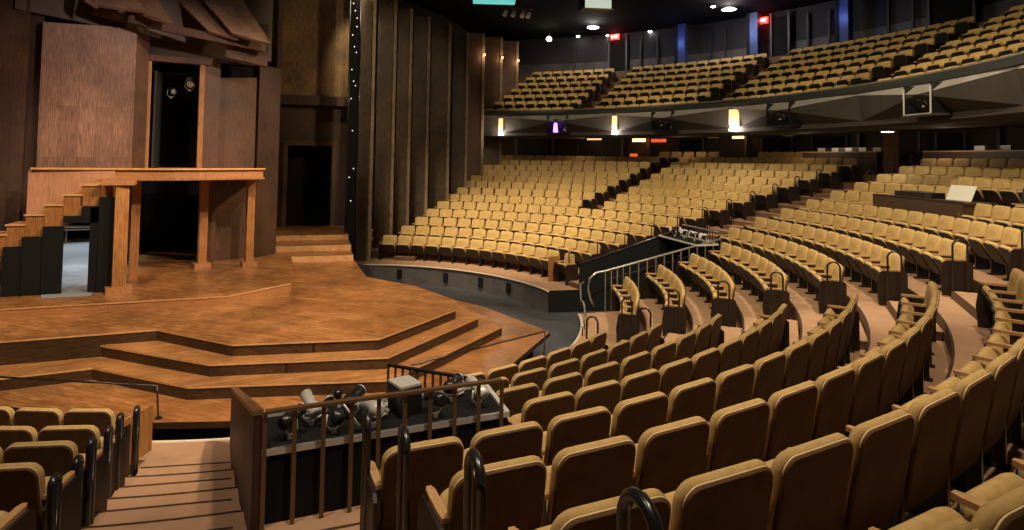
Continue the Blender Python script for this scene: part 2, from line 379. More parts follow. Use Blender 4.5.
# near block
for k in range(1, 9):
    r = rk(k)
    a = offth(r, 0, 1.83 if k < 5 else [.48,.71,.89,.9][k-5])
    seat_row('near', k, r, zk(k), a, TA-WA/r, flip=False)
# left block
for k in range(1, 8):
    r = rk(k)-(.12 if k == 1 else 0); b = offth(r, 0, [-1.95,-1.8,-1.7,-1.62,-1.58,-1.55,-1.55][k-1]); seat_row('left', k, r, zk(k), b-6*.565/r, b, flip=True)
# middle block
for k in range(1, 14):
    r = rk(k); a = TA+WA/r; b = TV-(1.83 if k < 5 else .736)/r
    sk = None
    if k in (9, 10): sk = lambda t, k=k: R(65.5) < t < R(78.6 if k == 9 else 72)
    seat_row('middle', k, r, zk(k), a, b, skip=sk)
seat_row('middle', 14, rk(14), zk(14), R(102), R(108.5)); seat_row('far', 14, rk(14), zk(14), R(113.8), R(123))
# far block
LEFT = [159.5,156.3,154.5,153.3,152.3,151.3,150.7,150.3,150,149.8,149.6,149.4,149.0]
for k in range(1, 14):
    r = rk(k); a = offth(r, TV, 1.6); b = R(LEFT[k-1])
    if k == 1:
        g = R(103); seat_row('far', k, r, zk(k), a, g-.1/r); seat_row('farfront', k, r, zk(k), g+.35/r, b)
    elif k < 6: seat_row('far', k, r, zk(k), a, b)
    else:
        g0 = offth(r, R(120), -.5); g1 = offth(r, R(120), .5)
        seat_row('far', k, r, zk(k), a, g0); seat_row('far', k, r, zk(k), g1, b)
# balcony
RB, ZB = 15.52, 5.987
def rb(k): return 16.15+(k-1)*.86
def zb(k): return 5.33+(k-1)*.422
AIS = [(2.275, 1.0), (1.89, 1.1), (1.49, 1.1)]
for k in range(1, 8):
    r = rb(k); edges = [R(50)]
    for t, w in reversed(AIS): edges += [t-w/2/r+(-.0), t+w/2/r]
    edges.append(R([148.6,147.8,146.8,146.3,145.9,145.2,144.8][k-1]))
    for i in range(0, len(edges), 2): seat_row('balcony', k, r, zb(k), edges[i], edges[i+1], bal=True)

ALL.sort(key=lambda s: s[0]+(100 if s[9] else 0))
ind = ALL[:300]; rest = ALL[300:]
blockname = {'near':'near block', 'left':'block at lower left', 'middle':'middle block', 'far':'far block', 'farfront':'far block'}
edgename = {'near':'left end', 'left':'the aisle', 'middle':'centre aisle', 'far':'far stairwell', 'farfront':'the orange end panel'}
SEAT_EX = {}
for d, p, t, bl, k, idx, n, first, last, bal in ind:
    rowname = 'front row' if k == 1 else ordn(k)+' row'
    look = {'near':'gold seat with brown back', 'left':'brown-backed gold seat', 'middle':'folded gold seat', 'far':'small folded gold seat', 'farfront':'small folded gold seat'}[bl]
    root = empty('theatre_seat', p, t, '%s, %s from %s, %s of %s' % (look, ordn(idx), edgename[bl], rowname, blockname[bl]), 'seat',
                 'gold theatre seats')
    mk('backrest','backrest',root)
    if bl in ('near','left') or d < 9:
        s = mk('back_shell','back_shell',root); mk('piping','piping',s)
    else: mk('back_shell','back_shell',root)
    mk('seat_cushion','seat_cushion',root); mk('seat_pan','seat_pan',root)
    mk('armrest','armrest',root)['label'] = 'pale wooden armrest'; mk('standard','standard',root)
    if first: mk('armrest','armrest_left',root)['label'] = 'pale wooden armrest'; mk('standard','standard_left',root); mk('end_panel','end_panel_left',root)
    if last: mk('end_panel','end_panel',root)
mb = MB()
for d, p, t, bl, k, idx, n, first, last, bal in rest:
    low_seat(mb, Matrix.Translation(p)@Matrix.Rotation(t, 4, 'Z'), first, last, bal)
tag(mb.build('theatre_seats', fix=False), 'massed gold folding seats filling the far orchestra rows and the balcony', 'seats', 'gold theatre seats', 'stuff')
print('SEATS', len(ALL), len(ind), len(rest))

# ------------------------------------------------------------------ looped aisle handrails
def loop_rail(r, th0, off, z, label, h=.98, span=.2, rad=.017):
    c = offp(r, th0, off, z); e = pol(1, th0); root = empty('aisle_handrail', c, 0, label, 'handrail', 'looped black aisle handrails')
    bpy.context.view_layer.update()
    a = c-e*span/2; b = c+e*span/2; pts = [a, a+Vector((0,0,h-.1))]
    rr = span/2
    for i in range(1, 8):
        an = PI*i/8; pts.append(c+Vector((0,0,h-.12))-e*rr*math.cos(an)+Vector((0,0,rr*math.sin(an))))
    pts += [b+Vector((0,0,h-.1)), b]
    mb = MB().tube(pts, rad, M['blk'], 8); part('rail_loop', mb, root)
    for q in (a, b): part('base_plate', MB().tube([q, q+Vector((0,0,.012))], .045, M['blk'], 10), root)
for i, (yy, k, xx) in enumerate([(7.4,1,-1.74),(8.25,2,-1.70),(8.55,2,-1.72),(9.42,3,-1.62),(9.75,3,-1.62),(10.6,4,-1.50)]): loop_rail(math.hypot(yy,xx), 0, xx, zk(k), 'looped black handrail beside lower left aisle, %s from the stage' % ordn(i+1), h=.9, span=.1, rad=.026)
for k in range(5, 9): loop_rail(rk(k)-.36, 0, [.44,.55,.70,.95][k-5], zk(k), 'looped black handrail at left end of %s row, near block' % ordn(k), rad=.022)
for k in range(1, 9): loop_rail(rk(k)-.2, TA, .93, zk(k), 'looped black handrail beside centre aisle at %s row, middle block' % ('front' if k == 1 else ordn(k)))
loop_rail(rk(1)-.4, TA, -.8, zk(1), 'looped black handrail beside centre aisle at front row, near block')
loop_rail(rk(2)-.4, TA, -.8, zk(2), 'looped black handrail beside centre aisle at second row, near block')
for k in range(1, 14): loop_rail(rk(k)-.15, TV, 1.42, zk(k), 'thin black handrail at near end of %s row, far block' % ('front' if k == 1 else ordn(k)))
for k in range(11, 14): loop_rail(rk(k)-.15, TV, -.55, zk(k), 'thin black handrail at left end of %s row, middle block' % ordn(k))

# ------------------------------------------------------------------ stairwells (vomitories)
def vom(th0, sgn, which):
    """stairwell pit: walls, rails and lighting gear; sgn=+1: side wall at -offset (near), -1 mirrored"""
    def P(r, o, z): return offp(r, th0, o*sgn, z)
    W0 = vo(-.78,-.26)
    # pit walls
    mb = MB()
    for of, zt in ((lambda r: W0(r), None), (lambda r: 1.78, None)):
        pts = [6.62, 7.97, 8.88, 9.79, 10.70]
        for i in range(4):
            z = zk(i+1)
            a = P(pts[i], of(pts[i]), 0); b = P(pts[i+1], of(pts[i+1]), 0)
            mb.add([(a.x,a.y,-.62),(b.x,b.y,-.62),(b.x,b.y,z),(a.x,a.y,z)], [(0,1,2,3)], M['blkm'])
    a = P(10.5, W0(10.7), 0); b = P(10.5, 1.78, 0)
    mb.add([(a.x,a.y,-.62),(b.x,b.y,-.62),(b.x,b.y,1.0),(a.x,a.y,1.0)], [(0,1,2,3)], M['blkm'])
    c2 = P(10.72, 1.78, 0); d2_ = P(10.72, W0(10.7), 0)
    mb.add([(a.x,a.y,1.0),(b.x,b.y,1.0),(c2.x,c2.y,1.0),(d2_.x,d2_.y,1.0)], [(0,1,2,3)], M['carpet'])
    struct('wall_'+which, mb)
    # solid balustrade following the aisle steps
    root = empty('stairwell_balustrade', P(8.8, W0(8.8), zk(2)), 0, 'dark wood panelled balustrade along the %s stairwell' % which, 'balustrade', 'stairwell balustrades'); bpy.context.view_layer.update()
    fr = 6.75 if which == 'near' else 7.5
    a0 = P(fr, W0(fr), -.3); a1 = P(10.56, W0(10.56), .98)
    d = (a1-a0); d.z = 0; d.normalize(); nrm = Vector((-d.y, d.x, 0))*.03
    zt0, zt1 = (.68 if which == 'near' else .7), (1.82 if which == 'near' else 1.7)
    vs = []
    for s in (-1, 1): vs += [a0+nrm*s, a1+nrm*s, Vector((a1.x,a1.y,zt1))+nrm*s, Vector((a0.x,a0.y,zt0))+nrm*s]
    mb = MB().add(vs, [(0,1,2,3),(4,5,6,7),(0,1,5,4),(1,2,6,5),(2,3,7,6),(3,0,4,7)], M['dwood'] if which == 'near' else M['blkm']); part('panel', mb, root)
    part('cap_rail', MB().bar(Vector((a0.x,a0.y,zt0+.02)), Vector((a1.x,a1.y,zt1+.02)), .075, .035, M['brownbar'] if which == 'near' else M['blk']), root)
    # cross railing over the mouth of the tunnel
    root = empty('stairwell_railing', P(10.62, .6, 1.0), 0, 'brown barred railing across the head of the %s stairwell' % which, 'railing', 'stairwell cross railings'); bpy.context.view_layer.update()
    l = P(10.56, W0(10.62)+.04, 1.84); r_ = P(10.56, 1.62, 1.84)
    part('top_rail', MB().bar(l, r_, .05, .022, M['brownbar'] if which == 'near' else M['steel']), root)
    n = 10 if which == 'near' else 14
    for i in range(n):
        q = l.lerp(r_, (i+.0)/(n-1)); part('baluster', MB().bar(q-Vector((0,0,.835)), q, .032, .012, M['brownbar'] if which == 'near' else M['blk'], up=tuple(d)), root)
    # seat-side stair railing
    root = empty('stairwell_side_railing', P(8.5, 1.72, .3), 0, 'curved steel-topped barred railing along the far stairwell' if which == 'far' else 'short black barred railing at stage end of near stairwell', 'railing'); bpy.context.view_layer.update()
    mt = M['steel'] if which == 'far' else M['blk']
    if which == 'far':
        top = [P(r, 1.68, zk(1)+.05+max(0,(r-7.2))*.21+.9) for r in (10.6, 9.7, 8.8, 7.9, 7.3)]
        e = pol(1, th0)
        c = top[-1]; tail = [c-e*.25+Vector((0,0,-.03)), c-e*.42+Vector((0,0,-.16)), c-e*.46+Vector((0,0,-.4)), c-e*.40+Vector((0,0,-.65)), c-e*.30+Vector((0,0,-.85))]
        part('handrail', MB().tube(top+tail, .028, mt, 8), root)
        low = [p-Vector((0,0,.22)) for p in top]; part('mid_rail', MB().tube(low, .014, M['blk'], 6), root)
        for i in range(16):
            f = i/15*(len(top)-1); j = min(int(f), len(top)-2); q = top[j].lerp(top[j+1], f-j)
            part('baluster', MB().bar((q.x,q.y,-.4), q, .03, .02, M['steel'], up=tuple(e)), root)
    else:
        a = Vector((1.12,-7.05,.93)); b = Vector((2.15,-7.95,.93))
        part('handrail', MB().bar(a, b, .05, .03, mt), root); part('bottom_rail', MB().bar(a-Vector((0,0,.5)), b-Vector((0,0,.5)), .03, .03, mt), root)
        for i in range(13):
            q = a.lerp(b, i/12); part('baluster', MB().bar((q.x,q.y,-.6 if i in (0,12) else q.z-.5), q, .03, .02, M['brownbar'], up=(.7,-.7,0)), root)
vom(0, 1, 'near'); vom(TV, -1, 'far')
# curved guard rail and steps at the stage end of the far stairwell
root = empty('curved_guard_rail', (5.6,-2.6,0), 0, 'curved steel handrail sweeping along the front edge beside the far stairwell', 'handrail'); bpy.context.view_layer.update()
pts = [wz(577,279,.9)] ; t0 = offth(RE, TV, -1.78)
pts = [pol(RE+.05, t0+.02-.30*i/8, .35-.1*abs(i-2)/4) for i in range(9)]
part('handrail', MB().tube([pts[0]+Vector((.25,.35,.35)), pts[0]+Vector((.08,.2,.33))]+pts, .022, M['steel'], 8), root)
for i in (0, 3, 6, 8): part('post', MB().tube([Vector((pts[i].x,pts[i].y,0)), pts[i]], .014, M['blk'], 6), root)

def lantern(loc, aim, label, group, s=1.0, dark=True, lens='silver'):
    """theatre spotlight: body, lens ring, yoke, clamp"""
    root = empty('stage_lantern', loc, 0, label, 'spotlight', group); bpy.context.view_layer.update()
    p = Vector(loc); d = Vector(aim).normalized(); x = d.cross(Vector((0,0,1))).normalized()
    body = MB().tube([p-d*.16*s, p-d*.14*s, p-d*.02*s, p+d*.02*s, p+d*.2*s], [.05*s,.085*s,.09*s,.065*s,.075*s], M['blk'] if dark else M['silver'], 12)
    part('body', body, root)
    part('lens', MB().tube([p+d*.2*s, p+d*.215*s], [.08*s,.08*s], M[lens], 12), root)
    yk = [p+x*.1*s, p+x*.115*s+Vector((0,0,-.13*s)), p+x*.05*s+Vector((0,0,-.2*s)), p-x*.05*s+Vector((0,0,-.2*s)), p-x*.115*s+Vector((0,0,-.13*s)), p-x*.1*s]
    part('yoke', MB().tube(yk, .012*s, M['silver'], 6), root)
    part('clamp', MB().box(p+Vector((0,0,-.225*s)), (.06*s,.05*s,.05*s), M['silver']), root)
    return root
# lighting shelves in both stairwells
def rack(th0, sgn, which):
    def P(r, o, z): return offp(r, th0, o*sgn, z)
    root = empty('lighting_shelf', P(10.2, .7, 1.5), 0, 'pale steel framed shelf holding lanterns inside the %s stairwell railing' % which, 'shelf'); bpy.context.view_layer.update()
    z = 1.52; a = P(10.5, -.28, z); b = P(10.5, 1.7, z); c = P(9.85, 1.7, z); d = P(9.85, -.38, z)
    for nm, (p, q) in {'front_rail':(a,b),'back_rail':(d,c)}.items(): part(nm, MB().bar(p, q, .03, .045, M['silver']), root)
    part('side_rail', MB().bar(a, d, .04, .04, M['silver']), root); part('side_rail', MB().bar(b, c, .04, .04, M['silver']), root)
    u = Vector((0,0,.3))
    part('corner_upright', MB().bar(a, a+u*.8, .05, .03, M['silver']), root)
    part('side_panel', MB().bar(P(10.48,-.27,1.25), P(9.8,-.40,1.25), .02, .56, M['blkm']), root)
    mb = MB().add([a,b,c,d]+[p-Vector((0,0,.015)) for p in (a,b,c,d)], [(0,1,2,3),(7,6,5,4),(0,1,5,4),(1,2,6,5),(2,3,7,6),(3,0,4,7)], M['blkm']); part('tray', mb, root)
    mb = MB(); zz = Vector((0,0,.53)); mb.add([a-Vector((0,0,.02)), b-Vector((0,0,.02)), b-zz, a-zz], [(0,1,2,3)], M['blkm']); 
    q = [a-Vector((0,0,.02)), b-Vector((0,0,.02)), b-zz, a-zz]; e = pol(1, th0)*-.02
    mb = MB().add(q+[v+e for v in q], [(0,1,2,3),(4,5,6,7),(0,1,5,4),(1,2,6,5),(2,3,7,6),(3,0,4,7)], M['blkm']); part('front_panel', mb, root)
    return z
z = rack(0, 1, 'near'); rack(TV, -1, 'far')
spots = [(-.06,.2,'leftmost'),(.1,.4,'second from left'),(.27,.2,'third from left'),(.42,.45,'fourth from left'),(.58,.2,'fifth from left'),(1.1,.2,'sixth from left'),(1.3,.45,'seventh from left'),(1.5,.25,'rightmost')]
for i, (o, b_, nm) in enumerate(spots):
    p = offp(10.5-b_, 0, o, z+.155); lantern(p, (math.cos(i*2.1)*.9, 1, .25+.35*math.sin(i)), 'stage lantern with pale yoke, %s on near stairwell shelf' % nm, 'lanterns on the near stairwell shelf', .62, i % 3 != 1)
for i in range(7):
    p = offp(10.2+.15*(i%2), TV, -.0-.26*i+.1, z+.17); lantern(p, (-1, .4*math.sin(i*2), .3), 'small lantern, %s from the left in the cluster at far stairwell' % ordn(i+1), 'lanterns at the far stairwell', .7, i % 2 == 0)
# black loudspeaker and floor microphone-like lamp in the near stairwell
root = empty('loudspeaker', offp(10.1, 0, .86, z), R(20), 'black box loudspeaker with pale top on near stairwell shelf', 'loudspeaker')
MB().box((0,0,.12), (.2,.24,.24), M['blk']).build('cabinet', root); MB().box((0,0,.25), (.2,.24,.02), M['silver']).build('top_plate', root)
MB().tube([(0,.121,.12),(0,.13,.12)], .08, M['blkm'], 16).build('speaker_cone', root)
root = empty('work_lamp', offp(10.3, 0, .38, z), 0, 'small black lamp on slanted white stem inside near railing', 'lamp')
MB().tube([(0.1,0,.0),(-.08,.02,.26)], .01, M['silver'], 8).build('stem', root); MB().tube([(-.08,.02,.25),(-.09,.02,.3),(-.1,.02,.32)], [.025,.04,.025], M['blk'], 12).build('lamp_head', root)
MB().box((.1,0,.012), (.12,.12,.024), M['blk']).build('base', root)
# coiled cables on the shelf
for i,(o,b_) in enumerate([(.12,.5),(.62,.35),(1.35,.55)]):
    c = offp(10.5-b_, 0, o, z+.02); pts = [c+Vector((.09*math.cos(a*.7)*(1+.1*math.sin(a*3)), .09*math.sin(a*.7), .004*a)) for a in range(28)]
    tag(MB().tube(pts, .009, M['silver'], 5).build('coiled_cable'), ['coiled pale cable at left end of near stairwell shelf','coiled pale cable at middle of near stairwell shelf','coiled pale cable right of the loudspeaker'][i], 'cable', 'coiled cables')

# ------------------------------------------------------------------ the stage
st = empty('thrust_stage', (0,-3,0), 0, 'wooden thrust stage with angular steps on three sides', 'stage'); bpy.context.view_layer.update()
low = [(-7.5,-2.9),(-4.16,-4.4),(-3.0,-5.15),(-1.87,-5.72),(-.84,-5.98),(1.3,-5.85),(3.41,-5.1),(5.07,-3.14),(4.35,-.7),(3.86,.14),(3.2,2.0),(2.2,3.4),(1.5,4.2),(-7.5,4.2)]
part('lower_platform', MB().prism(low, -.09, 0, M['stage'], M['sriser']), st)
cx, cy = 0, -2
part('platform_base', MB().prism([(x*.93,(y+2)*.93-2) for x, y in low], -.62, -.09, M['blkm']), st)
s1 = [(-7.5,-3.6),(-4.41,-3.77),(-3.22,-3.62),(-1.6,-4.98),(1.36,-5.55),(3.99,-3.11),(3.6,-1.2),(2.6,0.4),(-7.5,.4)]
s2 = [(-3.25,-3.05),(-1.35,-4.62),(1.38,-5.05),(3.49,-3.04),(3.3,-1.3),(2.4,.2),(-3.25,.2)]
dk = [(-7.5,-3.05),(-4.69,-3.1),(-2.41,-3.02),(-1.06,-4.32),(1.27,-4.65),(3.01,-3.04),(3.18,-2.35),(2.92,-1.57),(2.58,-.58),(1.91,.35),(1.56,.9),(1.46,3.23),(1.46,3.6),(-7.5,3.6)]
for nm, poly, z0, z1, mt in (('lower_step',s1,0,.2,'stage2'),('middle_step',s2,.2,.4,'stage2'),('stage_deck',dk,.0,.6,'stage')):
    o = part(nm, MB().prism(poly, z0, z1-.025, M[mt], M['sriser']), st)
    ex = MB(); cxx = sum(p[0] for p in poly)/len(poly); cyy = sum(p[1] for p in poly)/len(poly)
    ex.prism([(cxx+(x-cxx)*1.006, cyy+(y-cyy)*1.006) for x, y in poly], z1-.03, z1, M[mt], M['nosing'])
    part(nm.split('_')[0]+'_nosing_board', ex, st)
up = [(-7.5,-1.6),(-5.2,-1.46),(-1.48,-1.41),(-.25,-.37),(-.29,2.57),(-.35,3.6),(-7.5,3.6)]
part('upper_platform', MB().prism(up, .6, .76, M['stage'], M['oakf']), st)
part('upper_nosing_board', MB().prism([(-2+(x+2)*1.004, 1+(y-1)*1.006) for x, y in up], .755, .785, M['stage'], M['nosing']), st)
# rear steps up to the tunnel door
mb = None
for i, (y0, z1) in enumerate([(3.62,.77),(4.6,.94),(5.9,1.1)]):
    part('rear_step', MB().prism([(-1.0,y0),(1.42,y0-.15),(1.42,8.6),(-1.0,8.9)], .0, z1, M['stage2'], M['nosing']), st)
part('side_landing', MB().prism([(-7.5,3.6),(-1.0,3.6),(-1.0,9.5),(-9.5,9.5),(-9.5,3.6)], 0, .76, M['stage']), st)
part('rear_base', MB().prism([(-8,4.2),(1.7,4.2),(1.7,9.6),(-8,9.6)], -.62, .01, M['blkm']), st)

# slim handrails over the stage steps
def slim(foot, top, end, label):
    root = empty('step_handrail', foot, 0, label, 'handrail', 'thin black rails over the stage steps'); bpy.context.view_layer.update()
    part('post', MB().tube([foot, top], .012, M['blk'], 6), root); part('rail', MB().tube([top, end], .014, M['blk'], 6), root)
    part('base_plate', MB().tube([foot, Vector(foot)+Vector((0,0,.012))], .05, M['blk'], 10), root)
f = wz(157,421,0.0); f = Vector((f.x, f.y+.08, 0.0)); tp = wy(157,386,f.y); slim(f, tp, wy(0,377,f.y+1.2), 'thin black handrail over the lower stage steps at left')
f = Vector((4.67,-3.76,-.62)); tp = wy(548,331,f.y); tp = Vector((f.x+.03,f.y,tp.z)); slim(f, tp, wz(412,365,.75), 'thin black handrail over the stage steps at right')

# stage balcony on posts
PB = [wz(105,178,3.10), wz(175,179.5,3.10), wz(263,179,3.10)]
sb = empty('stage_balcony', (-3,2,.78), 0, 'angular oak balcony on tall square posts at back of stage', 'balcony'); bpy.context.view_layer.update()
A = Vector((-4.35,.75,0)); B = Vector((PB[1].x, PB[1].y, 0)); Cc = Vector((PB[2].x, PB[2].y, 0)); A = Vector((-4.05,.35,0)); B = Vector((-2.80,.35,0)); Cc = Vector((-1.02,1.2,0))
B = wz(175,179.5,3.125); Cc = wz(263,179,3.105); Afar = wy(32,179,B.y-.1); Anear = wy(100,179,B.y-.05)
xm = wy(63,200,Afar.y).x; zm = wy(63,219,Afar.y).z
for xa_, xb_, z_ in ((Afar.x-.08, xm, 1.6), (xm, Anear.x+.3, zm)):
    part('side_panel', MB().prism([(xa_,Afar.y+.02),(xb_,Afar.y+.02),(xb_,Afar.y+.08),(xa_,Afar.y+.08)], z_, 3.33, M['pink_lit']), sb)
poly = [(Anear.x,Anear.y),(B.x,B.y),(Cc.x,Cc.y),(-1.3,4.0),(-4.6,4.0)]
part('balcony_deck', MB().prism(poly, 3.12, 3.34, M['oakf'], M['oakf'], M['blkm']), sb)
def strip(a, b, z0, z1, t, mt):
    a = Vector((a.x,a.y,0)); b = Vector((b.x,b.y,0)); d = (b-a).normalized(); n = Vector((d.y,-d.x,0))
    return MB().prism([a-d*.02, b+d*.02, b+d*.02+n*t, a-d*.02+n*t], z0, z1, mt)
for a, b in ((Afar, B), (B, Cc)):
    part('cap_moulding', strip(a, b, 3.345, 3.385, .07, M['nosing']), sb)
    part('base_moulding', strip(a if a != Afar else Anear, b, 3.10, 3.145, .05, M['oak']), sb)
def post(x, y, z0, z1, w, base=True, tilt=0):
    o = part('post', MB().box((x,y,(z0+z1)/2), (w,w,z1-z0), M['oak'], R(18)), sb)
    if base: 
        q = MB().box((x,y,z0+.06), (w*1.9,w*1.9,.12), M['oakf'], R(18)).build('post_foot'); q.parent = o
post(-3.70,-.38,.78,3.05,.25); post(-3.82,1.3,.78,3.12,.18,False); post(-2.50,2.3,.78,3.1,.2); post(-1.36,2.2,.78,3.1,.19)
part('beam', MB().bar((-4.05,-.45,3.09),(-3.45,-.40,3.09),.3,.10,M['oakf']), sb)
part('beam', MB().bar((-3.85,-.45,3.11),(-3.9,3.8,3.11),.16,.09,M['oakf']), sb)

# staircase to the balcony, rising to the right
sc = empty('balcony_staircase', (-5,-.3,.78), 0, 'stepped oak staircase rising rightward to the stage balcony', 'staircase'); bpy.context.view_layer.update()
tops = [(-32,257),(-13,246),(6,236),(25,226),(44,216),(63,206),(82,196),(100,186)]
for i, (px, py) in enumerate(tops):
    a = wy(px-18.5, py, -.3); b = wy(px+.5, py, -.3)
    part('step', MB().prism([(a.x,-.3),(b.x,-.3),(b.x,.33),(a.x,.33)], a.z-.42, a.z, M['oakf'], M['oak']), sc)
    part('step_nosing', MB().prism([(a.x-.02,-.33),(b.x,-.33),(b.x,.33),(a.x-.02,.33)], a.z, a.z+.03, M['nosing']), sc)
    c = wy(px-21, py+24, -.3)
part('landing', MB().prism([(-4.2,-.28),(-3.9,-.28),(-3.9,.33),(-4.2,.33)], 2.7, 3.04, M['oakf'], M['oak']), sc)
# black masking flats under the stairs
for i, (xs, lb) in enumerate([([(3,22,247),(22,43,237),(43,64,226.5)],'stepped black masking flat beneath the lower stairs'),([(91,99.5,207),(99.5,115,197)],'black masking flat beside the front balcony post')]):
    mb = MB()
    for x0, x1, y0 in xs:
        a = wy(x0,y0,-.36); b = wy(x1,y0,-.36); mb.prism([(a.x,-.38),(b.x,-.38),(b.x,-.34),(a.x,-.34)], .79, a.z, M['blkm'])
    tag(mb.build('masking_flat'), lb, 'panel', 'black masking flats')
mb = MB()
for x0, x1, y0 in ((64,82,216),(82,99,207)):
    a = wy(x0,y0,-.36); b = wy(x1,y0,-.36); mb.prism([(a.x,-.38),(b.x,-.38),(b.x,-.34),(a.x,-.34)], wy(x0,223,-.36).z, a.z, M['blkm'])
tag(mb.build('masking_flat'), 'short black masking flat hanging above the grey floor', 'panel', 'black masking flats')
# grey lit floor patch and low platform seen beneath the stairs
tag(MB().prism([(-4.95,-.75),(-4.1,-.75),(-5.0,4.6),(-6.3,8.9),(-7.9,8.9)], .79, .797, M['grey']).build('grey_floor_cloth'), 'pale grey floor cloth under the stairs', 'floor cloth')
root = empty('low_white_table', (-6.95,8.2,.797), 0, 'low white slatted table on grey floor under the stairs', 'table')
for zz in (.5,.42): MB().box((0,0,zz), (1.0,.5,.03), M['white']).build('shelf', root)
for sx in (-.46,.46):
    for sy in (-.2,.2): MB().box((sx,sy,.24), (.04,.04,.48), M['white']).build('leg', root)

# ---- facade walls behind the balcony
def wallp(name, pts, mt, th=.12):
    """vertical wall along plan points [(x,y)], z0..z1 each end"""
    mb = MB(); 
    for (x0,y0,a0,b0),(x1,y1,a1,b1) in zip(pts, pts[1:]):
        d = Vector((x1-x0,y1-y0,0)).normalized(); n = Vector((-d.y,d.x,0))*th
        vs = [(x0,y0,a0),(x1,y1,a1),(x1,y1,b1),(x0,y0,b0)]; vs += [tuple(Vector(v)+n) for v in vs]
        mb.add(vs, [(0,1,2,3),(7,6,5,4),(0,1,5,4),(1,2,6,5),(2,3,7,6),(3,0,4,7)], mt)
    return struct(name, mb)
a = wy(45,22,1.2); b = wy(137,30,2.0); b2 = wy(140,30,2.0); 
wallp('wall_stage', [(wy(36,170,1.2).x,1.2,3.3,a.z),(b.x,2.0,3.3,wy(137,28,2.0).z)], M['pink'])
wallp('wall_stage', [(wy(-60,170,.9).x,.9,.6,9),(wy(22,170,1.15).x,1.15,.6,9)], M['dwood2'])
wallp('wall_stage', [(wy(20,170,1.3).x,1.3,.6,9),(wy(36,170,1.3).x,1.35,.6,9)], M['dwood'])
wallp('wall_stage', [(wy(-60,20,2.4).x,2.5,3.5,9.6),(wy(150,20,2.4).x,2.5,6.4,9.6)], M['dwood'])
wallp('wall_stage', [(-10,9.45,.7,4),(-3.2,9.45,.7,4)], M['blkm'])
wallp('wall_stage', [(-6.3,1.05,wy(160,20,2.4).z-.25,9.6),(wy(270,20,2.4).x,3.6,6.45,9.6)], M['dwood'])
# trim right of the pink wall, door 1 with oak frame
wallp('trim_4', [(b.x,2.0,3.3,6.9),(wy(149,60,2.35).x,2.35,3.3,6.9)], M['mwood'])
d1 = wy(150,62,2.4); d2 = wy(203,66,2.7); zt = 6.12
wallp('trim_5', [(d1.x-.06,2.36,3.3,zt+.05),(d1.x+.05,2.40,3.3,zt+.05)], M['oak'], .2)
wallp('trim_6', [(d2.x-.06,2.66,3.3,zt),(d2.x+.06,2.69,3.3,zt)], M['oak'], .2)
wallp('trim_7', [(d1.x-.03,2.34,zt,zt+.16),(d2.x+.2,2.68,zt,zt+.14)], M['mwood'], .25)
wallp('wall_stage', [(d1.x-.1,2.45,zt+.1,7.6),(d2.x+1.6,3.0,zt+.1,7.4)], M['dwood'])
wallp('trim_8', [(d2.x+.06,2.70,.78,6.4),(d2.x+.42,2.85,.78,6.4)], M['mwood'])
# dark room behind door
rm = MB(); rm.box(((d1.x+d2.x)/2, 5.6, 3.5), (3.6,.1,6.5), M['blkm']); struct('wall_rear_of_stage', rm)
dr = empty('door_1', (d1.x+.2,2.75,3.34), 0); dr['kind'] = 'structure'; bpy.context.view_layer.update()
part('door_leaf', MB().box((d1.x+.10,2.95,4.6), (.05,.7,2.6), M['rim']), dr)
lantern(((d1.x+d2.x)/2+.15, 3.6, 5.75), (.2,-1,-.5), 'pale lantern hanging in the dark upper doorway', 'lanterns in the doorway', 1.1, False)
tag(MB().tube([(d1.x-.3,3.75,5.98),(d2.x+.6,3.75,5.98)], .03, M['blk'], 8).tube([(d1.x-.3,3.75,5.98),(d1.x-.3,5.5,5.98)], .03, M['blk'], 8).build('lighting_bar'), 'black lighting bar inside the upper stage doorway', 'bar')
lantern(((d1.x+d2.x)/2-.35, 3.8, 5.5), (.6,-1,-.3), 'dark lantern hanging left in the upper doorway', 'lanterns in the doorway', .9, True)
# panel B and pilaster
p0 = wy(215,80,3.2); p1 = wy(257,72,3.5)
wallp('wall_stage', [(p0.x,3.2,.78,5.85),(p1.x,3.55,.78,5.95)], M['mwood'])
wallp('wall_stage', [(p0.x,3.6,5.8,6.6),(p1.x+.2,3.9,5.9,6.6)], M['blkm'])
wallp('trim_9', [(wy(260,72,3.7).x,3.7,.78,6.35),(wy(281,70,4.2).x,4.3,.78,6.35)], M['dwood2'])
wallp('wall_stage', [(wy(281,70,4.25).x,4.3,.9,9.6),(-.95,8.75,.9,9.8)], M['dwood'])
# tunnel wall and doorway
dl, drr = wy(287,145,8.6), wy(333,145,8.6)
wallp('wall_stage', [(-1.05,8.7,4.2,5.9),(1.62,8.5,4.2,5.9)], M['dwood'])
wallp('wall_stage', [(-1.05,8.7,.9,4.2),(dl.x-.1,8.65,.9,4.2)], M['dwood'])
wallp('wall_stage', [(drr.x+.12,8.55,.9,4.2),(1.62,8.5,.9,4.2)], M['dwood'])
wallp('wall_stage', [(-3.0,8.75,5.8,12),(1.62,8.45,5.8,12)], M['amber'])
wallp('trim_10', [(dl.x-.12,8.6,1.1,4.25),(dl.x+.04,8.6,1.1,4.25)], M['mwood'])
wallp('trim_11', [(drr.x-.04,8.5,1.1,4.25),(drr.x+.14,8.5,1.1,4.25)], M['mwood'])
wallp('trim_12', [(dl.x-.12,8.58,4.1,4.28),(drr.x+.14,8.48,4.1,4.28)], M['mwood'])
wallp('trim_13', [(-1.0,8.4,5.6,5.95),(1.6,8.2,5.6,5.95)], M['dwood'], .2)
d2o = empty('door_2', (0,9.4,1.1), 0); d2o['kind'] = 'structure'; bpy.context.view_layer.update()
part('door_leaf', MB().box((.15,9.5,2.6), (2.2,.08,3.2), M['blkm']), d2o)
